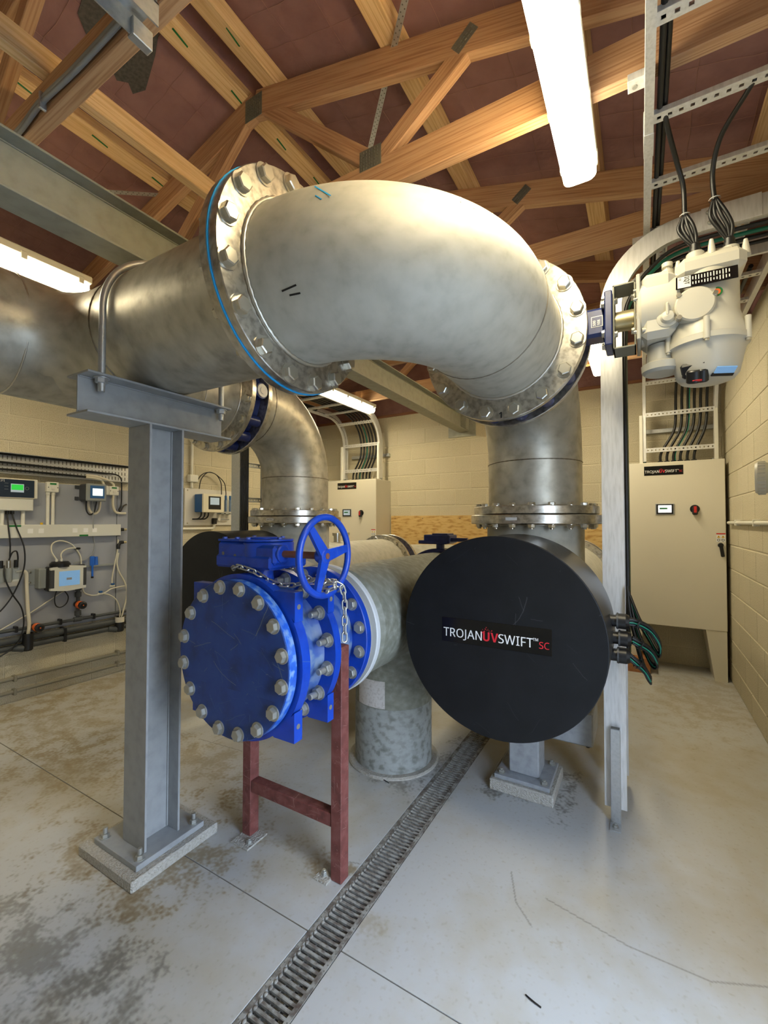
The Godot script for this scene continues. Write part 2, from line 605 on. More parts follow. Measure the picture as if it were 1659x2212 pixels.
	tex_mat("grp", noise_tex(53, 0.018, [0.0, 0.4, 0.65, 1.0], [c8(112, 112, 98), c8(128, 129, 116), c8(140, 141, 129), c8(168, 168, 158)], 1024, 6), 1.1, 0.6)
	tex_mat("grp_dusty", noise_tex(54, 0.022, [0.0, 0.35, 0.5, 1.0], [c8(100, 102, 95), c8(128, 130, 123), c8(152, 154, 150), c8(164, 166, 163)], 1024, 6), 0.8, 0.8)
	mat("backing_grey", c8(150, 152, 150), 0.6)
	mat("backing_white", c8(205, 208, 210), 0.55)
	mat("rust", c8(112, 70, 58), 0.7)
	mat("chain", c8(206, 206, 200), 0.3, 0.9)
	mat("cabinet", c8(218, 212, 194), 0.42)
	mat("cabinet_side", c8(206, 200, 184), 0.45)
	mat("white_plastic", c8(222, 220, 208), 0.45)
	mat("cream_plastic", c8(214, 206, 184), 0.5)
	mat("panel", c8(152, 155, 162), 0.6)
	mat("board_white", c8(214, 210, 200), 0.5)
	mat("trunking", c8(208, 208, 198), 0.5)
	mat("grey_plastic", c8(138, 142, 140), 0.5)
	mat("dark_grey", c8(62, 64, 66), 0.5)
	mat("pvc_dark", c8(66, 69, 70), 0.5)
	mat("orange", c8(226, 106, 40), 0.5)
	mat("tool_blue", c8(30, 96, 190), 0.45)
	mat("device_blue", c8(38, 92, 150), 0.45)
	mat("device_cream", c8(222, 216, 196), 0.45)
	mat("navy", c8(30, 44, 62), 0.35)
	mat("green_label", c8(20, 112, 50), 0.5)
	mat("yellow", c8(222, 178, 30), 0.5)
	mat("red", c8(200, 44, 40), 0.5)
	mat("print_white", c8(232, 232, 230), 0.5)
	mat("print_red", c8(206, 34, 48), 0.5)
	mat("print_black", c8(16, 16, 16), 0.5)
	mat("label_black", c8(13, 13, 14), 0.18)
	mat("sticker", c8(214, 212, 206), 0.6)
	tex_mat("paper", noise_tex(55, 0.03, [0.0, 0.4, 1.0], [c8(168, 160, 152), c8(206, 200, 194), c8(214, 210, 205)]), 3.0, 0.85)
	mat("actuator", c8(196, 192, 178), 0.38)
	mat("actuator_dark", c8(172, 170, 160), 0.42)
	mat("bare_grey", c8(118, 118, 106), 0.5, 0.3)
	mat("brass", c8(190, 178, 140), 0.4, 0.8)
	# glowing faces: lamps and screens
	for d in [["lamp_glow", Color(1.0, 0.95, 0.82), 16.0], ["screen_green", c8(40, 170, 60), 0.8], ["screen_white", c8(225, 238, 225), 1.0], ["screen_blue", c8(110, 150, 190), 0.5], ["screen_grey", c8(150, 165, 175), 0.5], ["screen_hmi", c8(235, 240, 240), 1.0]]:
		var m = mat(d[0], d[1], 0.4)
		m.emission_enabled = true
		m.emission = d[1]
		m.emission_energy_multiplier = d[2]
	var clear = mat("clear", Color(0.9, 0.95, 0.97, 0.18), 0.05)
	clear.transparency = BaseMaterial3D.TRANSPARENCY_ALPHA
	# timber, three tones
	var wn = noise_tex(61, 0.02, [], [], 512, 3, FastNoiseLite.TYPE_SIMPLEX_SMOOTH, true, 2.5)
	var wood = [["wood_truss", c8(150, 108, 76), c8(176, 134, 97), c8(192, 152, 114)], ["wood_truss2", c8(156, 114, 80), c8(184, 142, 102), c8(200, 160, 120)], ["wood_purlin", c8(194, 152, 102), c8(214, 176, 124), c8(226, 192, 142)], ["wood_dark", c8(88, 54, 34), c8(118, 76, 48), c8(138, 92, 60)]]
	for i in wood.size():
		tex_mat(wood[i][0], noise_tex(62 + i, 0.018, [0.0, 0.36, 0.6, 1.0], [wood[i][1], wood[i][2], wood[i][3], wood[i][3].lightened(0.06)], 512, 4), Vector3(0.22, 9, 9), 0.72, 0.0, Color.WHITE, wn, 0.3, false)
	tex_mat("plywood", noise_tex(70, 0.02, [0.0, 0.3, 0.42, 0.6, 1.0], [c8(158, 118, 62), c8(186, 148, 86), c8(200, 166, 104), c8(207, 175, 114), c8(212, 182, 124)], 1024, 4), Vector3(0.35, 1.3, 0.35), 0.6)
	# building paper under the roof
	tex_mat("roof_paper", noise_tex(71, 0.012, [0.0, 0.5, 1.0], [c8(132, 95, 90), c8(146, 107, 102), c8(155, 116, 110)], 512, 5), 0.9, 0.75, 0.0, Color.WHITE, soft, 0.5)
	mat("netting", c8(168, 126, 112), 0.7)
	mat("dusty_pvc", c8(128, 124, 110), 0.8)
	tex_mat("roof_patch", noise_tex(72, 0.05, [0.0, 0.5, 1.0], [c8(58, 54, 50), c8(80, 76, 70), c8(96, 92, 84)]), 2.0, 0.8)
	tex_mat("cardboard", noise_tex(73, 0.03, [0.0, 1.0], [c8(150, 98, 58), c8(176, 122, 78)]), 2.0, 0.85)
	tex_mat("apron", noise_tex(74, 0.02, [0.0, 1.0], [c8(150, 148, 142), c8(176, 174, 168)]), 0.5, 0.9)

# ---------------------------------------------------------------- the room
func block_wall(called, o, ex, nrm, length, joint, door = null):
	# o: lower corner of the inner face at the start, ex: along, nrm: into the room; joint: where a vertical joint of the 2.167 course stands along ex
	var w = structure(called, null, null)
	var m = MB.new()
	var pieces = [[0.0, length, 0.0]] if door == null else [[0.0, door[0], 0.0], [door[1], length, 0.0], [door[0], door[1], door[2]]]
	for p in pieces:
		m.box(o + ex * (p[0] + p[1]) / 2 + Vector3.UP * (2.767 + p[2]) / 2 - nrm * 0.095, (ex * (p[1] - p[0])).abs() + Vector3(0, 2.767 - p[2], 0) + (nrm * 0.19).abs())
	w.mesh = m.mesh()
	w.set_surface_override_material(0, M.mortar)
	var b = Basis(ex, Vector3.UP, nrm)
	for row in 14:
		var y0 = 0.0 if row == 0 else 0.167 + 0.2 * (row - 1)
		var y1 = 0.167 + 0.2 * row
		var off = joint + (0.0 if (row % 2) == 1 else 0.2)       # course 2.167-2.367 is row 11
		var x = fposmod(off, 0.4) - 0.4
		while x < length - 0.02:
			var a = maxf(x, 0.0)
			var c = minf(x + 0.4, length)
			x += 0.4
			if door != null and y1 < door[2] + 0.05:
				if a >= door[0] and c <= door[1]: continue
				if a < door[0] and c > door[0]: c = door[0]
				elif a < door[1] and c > door[1]: a = door[1]
			if c - a < 0.03: continue
			var cw = c - a - 0.008
			var ch = y1 - y0 - 0.008
			var key = "block_%.3f_%.3f" % [cw, ch]
			if not cache.has(key):
				var mb = MB.new()
				mb.box(Vector3.ZERO, Vector3(cw, ch, 0.024), 0.0035)
				cache[key] = mb.mesh()
			part(w, "block", cache[key], M["block%d" % (rng.randi() % 3)], Transform3D(b, o + ex * (a + c) / 2 + Vector3.UP * (y0 + y1) / 2 + nrm * (-0.0075 + rng.randf_range(-0.0006, 0.0006))))
	return w

func roof_y(x):
	return 3.614 - SLOPE * absf(x - APEX)

func build_shell():
	# floor slabs either side of the drain, split by a saw cut
	var fl = structure("floor", bx(Vector3(XL - 0.2, -0.3, ZB - 0.2), Vector3(XR + 0.2, -0.11, ZF + 0.2), 0), M.dirt)
	var dx0 = -0.972
	var dx1 = -0.834
	var cut = -1.158
	var zend = -3.42
	for s in [[XL - 0.01, dx0, cut + 0.002, ZF], [dx1, XR + 0.01, cut + 0.002, ZF], [XL - 0.01, dx0, zend, cut - 0.002], [dx1, XR + 0.01, zend, cut - 0.002], [XL - 0.01, XR + 0.01, ZB - 0.01, zend]]:
		part(fl, "slab", bx(Vector3(s[0], -0.105, s[2]), Vector3(s[1], 0, s[3]), 0.001), M.floor)
	part(fl, "saw_cut", bx(Vector3(XL, -0.1, cut - 0.006), Vector3(dx0 - 0.002, -0.004, cut + 0.006), 0), M.dirt)
	part(fl, "saw_cut", bx(Vector3(dx1 + 0.002, -0.1, cut - 0.006), Vector3(XR, -0.004, cut + 0.006), 0), M.dirt)
	structure("concrete_apron", bx(Vector3(XR + 0.2, -0.3, -12), Vector3(XR + 14, -0.03, 12), 0), M.apron)
	# walls
	block_wall("wall_back", Vector3(XL, 0, ZB), Vector3.RIGHT, Vector3.BACK, XR - XL, -2.9687 - XL)
	block_wall("wall_left", Vector3(XL, 0, ZF), Vector3.FORWARD, Vector3.RIGHT, ZF - ZB, ZF + 1.403)
	block_wall("wall_right", Vector3(XR, 0, ZB), Vector3.BACK, Vector3.LEFT, ZF - ZB, 0.13, [-1.28 - ZB, -0.24 - ZB, 2.167])
	# front wall behind the camera; daylight comes through the open doorway in the right wall
	structure("wall_front", bx(Vector3(XL - 0.19, 0, ZF), Vector3(XR + 0.19, 2.767, ZF + 0.19), 0), M.block0)
	var m = MB.new()
	m.span(Vector3(XR - 0.005, 0, -1.28), Vector3(XR + 0.195, 2.167, -1.25), 0.002)
	m.span(Vector3(XR - 0.005, 0, -0.27), Vector3(XR + 0.195, 2.167, -0.24), 0.002)
	m.span(Vector3(XR - 0.005, 2.137, -1.25), Vector3(XR + 0.195, 2.167, -0.27), 0.002)
	structure("door_1", m.mesh(), M.post_paint)
	# timber wall plates, eaves boards and gable boards
	m = MB.new()
	m.span(Vector3(XL - 0.19, 2.767, ZB - 0.19), Vector3(XL - 0.02, 2.79, ZF + 0.19), 0.002)
	m.span(Vector3(XR + 0.02, 2.767, ZB - 0.19), Vector3(XR + 0.19, 2.79, ZF + 0.19), 0.002)
	m.span(Vector3(XL, 2.767, ZB - 0.09), Vector3(XR, 2.80, ZB + 0.01), 0.002)
	structure("trim_1", m.mesh(), M.wood_dark)
	m = MB.new()
	m.span(Vector3(XL - 0.19, 2.79, ZB - 0.19), Vector3(XL - 0.1, 3.1, ZF + 0.19))
	m.span(Vector3(XR + 0.1, 2.79, ZB - 0.19), Vector3(XR + 0.19, 3.1, ZF + 0.19))
	for z in [ZB - 0.12, ZF + 0.02]:
		m.prism(PackedVector2Array([Vector2(XL - 0.15, 2.767), Vector2(XR + 0.15, 2.767), Vector2(XR + 0.15, 3.08), Vector2(APEX, 3.74), Vector2(XL - 0.15, 3.08)]), Vector3(0, 0, z), Vector3.RIGHT, Vector3.UP, 0.06)
	structure("trim_2", m.mesh(), M.roof_paper)

func build_roof():
	# sloped building paper above the purlins, with wire netting below it
	var ceil_ = structure("ceiling", null, null)
	var up = 0.072
	for sg in [-1.0, 1.0]:
		var xe = XR + 0.35 if sg > 0 else XL - 0.35
		var a = Vector2(APEX, roof_y(APEX) + up)
		var b = Vector2(xe, roof_y(xe) + up)
		var t = (b - a).normalized()
		var m = MB.new()
		m.prism(PackedVector2Array([a, b, b + Vector2(0, 0.05), a + Vector2(0, 0.05)]), Vector3(0, 0, ZB - 0.3), Vector3.RIGHT, Vector3.UP, ZF + 0.3 - ZB + 0.3)
		part(ceil_, "building_paper", m.mesh(), M.roof_paper)
		m = MB.new()
		var L = (b - a).length() - 0.3
		var k = 0.12
		while k < L:
			var p = a + t * k
			var pts = []
			var z = ZB
			while z < ZF:
				pts.append(Vector3(p.x + rng.randf_range(-0.004, 0.004), p.y - 0.003 - rng.randf() * 0.003, z))
				z += 0.12
			m.tube(pts, 0.0011, 4, false)
			k += 0.235
		var zz = ZB + 0.1
		while zz < ZF:
			var pts = []
			k = 0.02
			while k < L:
				var p = a + t * k
				pts.append(Vector3(p.x, p.y - 0.003 - rng.randf() * 0.003, zz + rng.randf_range(-0.006, 0.006)))
				k += 0.08
			m.tube(pts, 0.0011, 4, false)
			zz += 0.152
		var nt = part(ceil_, "netting", m.mesh(), M.netting)
		nt.set_meta("kind", "stuff")
	# dark patch where the paper is torn, left of the ridge
	var poly = PackedVector2Array([Vector2(-1.83, -0.98), Vector2(-1.93, -0.90), Vector2(-2.10, -0.93), Vector2(-2.20, -1.05), Vector2(-2.17, -1.09), Vector2(-2.22, -1.16), Vector2(-2.19, -1.2), Vector2(-2.22, -1.24), Vector2(-2.16, -1.27), Vector2(-2.0, -1.22), Vector2(-1.86, -1.16)])
	var mp = MB.new()
	var ex = Vector3(1, SLOPE, 0)
	mp.prism(poly, Vector3(0, roof_y(-2.72) + up + SLOPE * 2.72 - 0.0045, 0), ex, Vector3.BACK, 0.003)
	part(ceil_, "torn_patch", mp.mesh(), M.roof_patch, Transform3D(), "dark torn patch in the brown paper")
	# purlins run front to back on top of the trusses
	var px = [-1.60, -0.897, -0.205, 0.5, -1.822, -2.508, -3.2, -3.9]
	var pl = ["right beside the ridge, above the big elbow", "second right of the ridge, behind the slanted truss web", "passing above the near lamp", "nearest the right wall", "left beside the ridge", "second left of the ridge, with green crayon marks", "third left of the ridge, above the left lamps", "nearest the left wall"]
	for i in px.size():
		var t = thing("purlin", "pale pine roof purlin " + pl[i], "purlin", Vector3(px[i], roof_y(px[i]), 0), "roof purlins")
		var y = roof_y(px[i]) + 0.036
		var tilt = Vector3(SLOPE * signf(px[i] - APEX), 1, 0).normalized()
		timber(t, "timber", Vector3(px[i], y, ZB), Vector3(px[i], y, ZF), 0.1, 0.068, M.wood_purlin, tilt)
		if i in [0, 4, 5]:
			var mm = MB.new()
			for k in 6:
				var z = -0.9 - k * 0.33 - (0.1 if i == 0 else 0.0)
				var c = Vector3(px[i] + 0.012, roof_y(px[i] + 0.012) + 0.0005, z)
				mm.box(c, Vector3(0.008, 0.0015, 0.1), 0, Basis(Vector3(0, 1, 0), 0.12) * Basis(Vector3.BACK, -SLOPE * signf(px[i] - APEX)))
			part(t, "crayon_mark", mm.mesh(), M.green_label)
	# trusses across the room
	var tz = [0.21, -0.722, -1.607, -2.545, -3.455, -4.37]
	var tl = ["behind the camera", "nearest the camera, carrying a grey conduit", "above the large overhead elbow, with toothed plates at its nodes", "above the first drop pipe, just past the near lamp", "fourth from the camera", "last before the back wall"]
	for i in tz.size():
		var z = tz[i]
		var t = thing("roof_truss", "brown timber roof truss " + tl[i], "truss", Vector3(APEX, 2.79, z), "roof trusses")
		var wm = M.wood_truss if i % 2 == 0 else M.wood_truss2
		timber(t, "bottom_chord", Vector3(XL - 0.08, 2.86, z), Vector3(XR + 0.08, 2.86, z), 0.045, 0.138, wm)
		for sg in [-1.0, 1.0]:
			var xe = XR + 0.08 if sg > 0 else XL - 0.08
			timber(t, "top_chord", Vector3(APEX, roof_y(APEX) - 0.07, z), Vector3(xe, roof_y(xe) - 0.07, z), 0.045, 0.134, wm)
			timber(t, "web", Vector3(APEX + sg * 0.07, 3.50, z), Vector3(APEX + sg * 0.70, 2.955, z), 0.044, 0.075, wm)
			timber(t, "web", Vector3(APEX + sg * 0.76, 2.93, z), Vector3(APEX + sg * 1.16, 3.215, z), 0.044, 0.075, wm)
		for g in [[APEX, 3.52, 0.12, 0.12], [APEX - 0.72, 2.945, 0.11, 0.09], [APEX + 0.72, 2.945, 0.11, 0.09], [APEX + 1.15, 3.235, 0.05, 0.10], [APEX - 1.15, 3.235, 0.05, 0.10]]:
			for sd in [1.0]:
				var key = "gusset_%.2f_%.2f" % [g[2], g[3]]
				if not cache.has(key):
					var mg = MB.new()
					mg.box(Vector3.ZERO, Vector3(g[2], g[3], 0.002), 0)
					var nx = int(g[2] / 0.014)
					var ny = int(g[3] / 0.014)
					for a in nx:
						for b in ny:
							mg.box(Vector3((a + 0.5) * 0.014 - g[2] / 2, (b + 0.5) * 0.014 - g[3] / 2, 0.002), Vector3(0.005, 0.009, 0.003), 0)
					cache[key] = mg.mesh()
				part(t, "toothed_plate", cache[key], M.bare_grey, Transform3D(Basis(Vector3.BACK, -0.9 if g[2] < 0.06 and g[0] > APEX else (0.9 if g[2] < 0.06 else 0.0)), Vector3(g[0], g[1], z + 0.0235)))
	# runner lying on the bottom chords
	for r in [[-1.80, "pale pine runner laid on the truss bottom chords under the ridge"]]:
		var t = thing("ceiling_runner", r[1], "timber", Vector3(r[0], 2.93, 0))
		timber(t, "timber", Vector3(r[0], 2.976, ZB + 0.05), Vector3(r[0], 2.976, ZF), 0.045, 0.09, M.wood_purlin)
	# punched steel straps
	var straps = [[Vector3(-0.72, 3.335, -1.40), Vector3(-1.36, 3.503, -2.13), "galvanised punched strap slanting below the paper behind the slanted truss web"], [Vector3(-2.75, 3.327, -1.36), Vector3(-2.46, 3.405, -1.70), "galvanised punched strap under the paper left of the ridge"]]
	for s in straps:
		var t = thing("steel_strap", s[2], "strap", s[0], "punched steel straps")
		var d = s[1] - s[0]
		var x = d.normalized()
		var y = Vector3(SLOPE * signf(s[0].x - APEX), 1, 0).normalized()
		var zb = x.cross(y).normalized()
		y = zb.cross(x)
		var m = MB.new()
		m.box(Vector3.ZERO, Vector3(d.length(), 0.0015, 0.026))
		part(t, "strap", m.mesh(), M.galv, Transform3D(Basis(x, y, zb), (s[0] + s[1]) / 2))
		var hm = MB.new()
		var n = int(d.length() / 0.03)
		for k in n:
			for q in [-0.006, 0.006]:
				hm.box(Vector3((k + 0.5) * 0.03 - d.length() / 2 + q, 0, q), Vector3(0.006, 0.0022, 0.005))
		part(t, "punched_hole", hm.mesh(), M.pit, Transform3D(Basis(x, y, zb), (s[0] + s[1]) / 2))
	# grey conduit clipped along the near truss
	var cp = thing("conduit", "pale grey twin conduit clipped along the near truss bottom chord", "conduit", Vector3(-1.6, 2.8, -0.69))
	for k in 2:
		part(cp, "cable", tb(curve([Vector3(-2.4, 2.838 - k * 0.016, -0.688), Vector3(-2.0, 2.815 - k * 0.015, -0.688), Vector3(-1.8, 2.84 - k * 0.016, -0.688), Vector3(-1.55, 2.832 - k * 0.016, -0.688), Vector3(-1.2, 2.842 - k * 0.016, -0.688), Vector3(-0.9, 2.84 - k * 0.016, -0.688)]), 0.008, 8), M.cable_grey)
	for x in [-1.79, -1.28]:
		part(cp, "clip", bx(Vector3(x - 0.006, 2.80, -0.700), Vector3(x + 0.006, 2.86, -0.678)), M.galv)
	# galvanised channel under the ceiling at the top left
	var ch = thing("steel_channel", "shiny galvanised steel channel ending below the near truss", "channel", Vector3(-1.115, 2.66, -0.2))
	var mc = MB.new()
	mc.span(Vector3(-1.158, 2.655, -0.665), Vector3(-1.154, 2.715, ZF))
	mc.span(Vector3(-1.158, 2.711, -0.665), Vector3(-1.075, 2.715, ZF))
	mc.span(Vector3(-1.079, 2.655, -0.665), Vector3(-1.075, 2.715, ZF))
	part(ch, "channel", mc.mesh(), M.galv)
	part(ch, "end_clip", bx(Vector3(-1.166, 2.648, -0.69), Vector3(-1.14, 2.70, -0.635)), M.galv)
	for z in [0.21, ZF - 0.4]:
		part(ch, "hanger", bx(Vector3(-1.125, 2.712, z - 0.02), Vector3(-1.105, 2.80, z + 0.02)), M.galv)
	part(ch, "hanger", bx(Vector3(-1.125, 2.712, -0.68), Vector3(-1.105, 2.795, -0.65)), M.galv)

func lamp_unit(x, z0, z1, label):
	var yb = 2.682
	var w = 0.118
	var t = thing("batten_lamp", label, "lamp", Vector3(x, 2.79, (z0 + z1) / 2), "weatherproof batten lamps")
	# grey tray above, diffuser below with rounded lower edges and ends
	part(t, "tray", bx(Vector3(x - w / 2 - 0.004, yb + 0.062, z0), Vector3(x + w / 2 + 0.004, 2.788, z1), 0.006), M.white_plastic)
	var prof = PackedVector2Array()
	for i in 7:
		var a = PI + PI / 2 * i / 6.0
		prof.append(Vector2(-w / 2 + 0.026 + 0.026 * cos(a), 0.026 + 0.026 * sin(a)))
	for i in 7:
		var a = 1.5 * PI + PI / 2 * i / 6.0
		prof.append(Vector2(w / 2 - 0.026 + 0.026 * cos(a), 0.026 + 0.026 * sin(a)))
	prof.append(Vector2(w / 2, 0.061))
	prof.append(Vector2(-w / 2, 0.061))
	var m = MB.new()
	var rings = [[z0 + 0.004, 0.55, 0.03], [z0 + 0.012, 0.82, 0.012], [z0 + 0.03, 1.0, 0.0], [z1 - 0.03, 1.0, 0.0], [z1 - 0.012, 0.82, 0.012], [z1 - 0.004, 0.55, 0.03]]
	for i in rings.size() - 1:
		var A = rings[i]
		var B = rings[i + 1]
		for k in prof.size() - 1:
			var f = func(p, R): return Vector3(x + p.x * R[1], yb + R[2] + p.y * (1.0 - R[2] / 0.061), R[0])
			m.flat4(f.call(prof[k], A), f.call(prof[k + 1], A), f.call(prof[k + 1], B), f.call(prof[k], B), Vector3(prof[k].x, prof[k].y - 0.06, -0.01 if i < 2 else (0.01 if i > 2 else 0.0)))
	for R in [rings[0], rings[rings.size() - 1]]:
		var c = Vector3(x, yb + 0.05, R[0])
		for k in prof.size() - 1:
			m.flat(c, Vector3(x + prof[k].x * R[1], yb + R[2] + prof[k].y * (1.0 - R[2] / 0.061), R[0]), Vector3(x + prof[k + 1].x * R[1], yb + R[2] + prof[k + 1].y * (1.0 - R[2] / 0.061), R[0]), Vector3(0, 0, R[0] - (z0 + z1) / 2))
	part(t, "lamp_diffuser", m.mesh(), M.lamp_glow)
	for k in 5:
		var z = lerpf(z0 + 0.06, z1 - 0.06, k / 4.0)
		for s in [-1.0, 1.0]:
			part(t, "clip", bx(Vector3(x + s * (w / 2 + 0.003) - 0.004, yb + 0.042, z - 0.014), Vector3(x + s * (w / 2 + 0.003) + 0.004, yb + 0.082, z + 0.014)), M.white_plastic)
	var l = AreaLight3D.new()
	l.name = "lamp_light"
	t.add_child(l)
	l.global_position = Vector3(x, yb - 0.004, (z0 + z1) / 2)
	l.rotation = Vector3(-PI / 2, 0, 0)
	l.area_size = Vector2(w, z1 - z0 - 0.03)
	l.light_color = Color(1.0, 0.94, 0.78)
	l.light_energy = LAMP_E
	l.shadow_enabled = true
	l.area_range = 14.0
	l.area_attenuation = 2.0

const LAMP_E := 1.45

func build_lights():
	lamp_unit(-0.192, -1.865, -0.665, "glowing batten lamp overhead beside the right cable ladder, nearest the camera")
	lamp_unit(-0.30, -4.40, -3.20, "glowing batten lamp behind the aluminium ladder post, deep in the room")
	lamp_unit(-2.82, -4.52, -3.32, "glowing batten lamp seen below the big flange, near the back wall")
	lamp_unit(-2.81, -1.32, -0.12, "glowing batten lamp at the left above the header pipe")

# ---------------------------------------------------------------- overhead stainless pipework
func flange(parent, c, axis, x0, x1, r = 0.3525, called = "flange", m = null):
	var mb = MB.new()
	mb.ring(c, axis, x0, x1, 0.2, r, 64, 0.0025)
	return part(parent, called, mb.mesh(), m if m else M.steel_flange)

func weld_ring(parent, c, axis, r, w, m = null):
	# a lumpy bead: small overlapping ripples round the pipe
	var ax = axis.normalized()
	var p = ax.cross(Vector3.UP if absf(ax.y) < 0.9 else Vector3.RIGHT).normalized()
	var q = ax.cross(p)
	var pts = []
	var rad = []
	var n = 220
	for i in n:
		var t = TAU * i / n
		pts.append(c + (p * cos(t) + q * sin(t)) * (r + 0.0005))
		rad.append(w * (1.0 + 0.16 * sin(i * PI * 0.5) + rng.randf_range(-0.08, 0.08)))
	var mb = MB.new()
	mb.tube(pts, rad, 6, false, true)
	return part(parent, "weld_bead", mb.mesh(), m if m else M.weld)

func drop_pipe(t, x, z_start, n_seg = 20):
	# from z_start (flange back face) a stub, a bend down, and the vertical leg to the reactor flange
	var R = 0.47
	var pts = [Vector3(x, PY, z_start), Vector3(x, PY, RZ + R)]
	pts += arc(Vector3(x, PY - R, RZ + R), Vector3.UP, Vector3.FORWARD, R, 0, PI / 2, n_seg)
	pts.append(Vector3(x, 1.45, RZ))
	var m = MB.new()
	m.tube(pts, 0.254, 64, true)
	part(t, "pipe", m.mesh(), M.steel)
	weld_ring(t, Vector3(x, PY - R, RZ), Vector3.UP, 0.254, 0.003, M.weld_dark)
	weld_ring(t, Vector3(x, PY, RZ + R), Vector3.BACK, 0.254, 0.003, M.weld_dark)
	weld_ring(t, Vector3(x, PY, z_start - 0.002), Vector3.BACK, 0.256, 0.006)
	flange(t, Vector3(x, 1.404, RZ), Vector3.UP, 0, 0.042, 0.338)
	weld_ring(t, Vector3(x, 1.447, RZ), Vector3.UP, 0.256, 0.005)
	bolts(t, Vector3(x, 1.446, RZ), Vector3.UP, 0.312, 20, 0.0185, "head", M.bolt_steel)

func wafer_valve(called, label, x, z0, z1):
	var t = thing(called, label, "valve", Vector3(x, PY - 0.3, (z0 + z1) / 2), "blue wafer butterfly valves")
	var m = MB.new()
	m.ring(Vector3(x, PY, 0), Vector3.FORWARD, -z0 + 0.0, -z1, 0.22, 0.288, 56, 0.006)
	part(t, "body", m.mesh(), M.blue_valve)
	var key = "valve_lug"
	if not cache.has(key):
		var lm = MB.new()
		lm.cyl(Vector3(0, 0, -0.048), Vector3(0, 0, 0.048), 0.034, 16, 0.006)
		cache[key] = lm.mesh()
	for k in 16:
		var a = TAU * (k + 0.5) / 16
		if k in [7, 8, 15, 0]: continue
		part(t, "lug", cache[key], M.blue_valve, Transform3D(Basis(), Vector3(x + cos(a) * 0.312, PY + sin(a) * 0.312, (z0 + z1) / 2)))
	return t

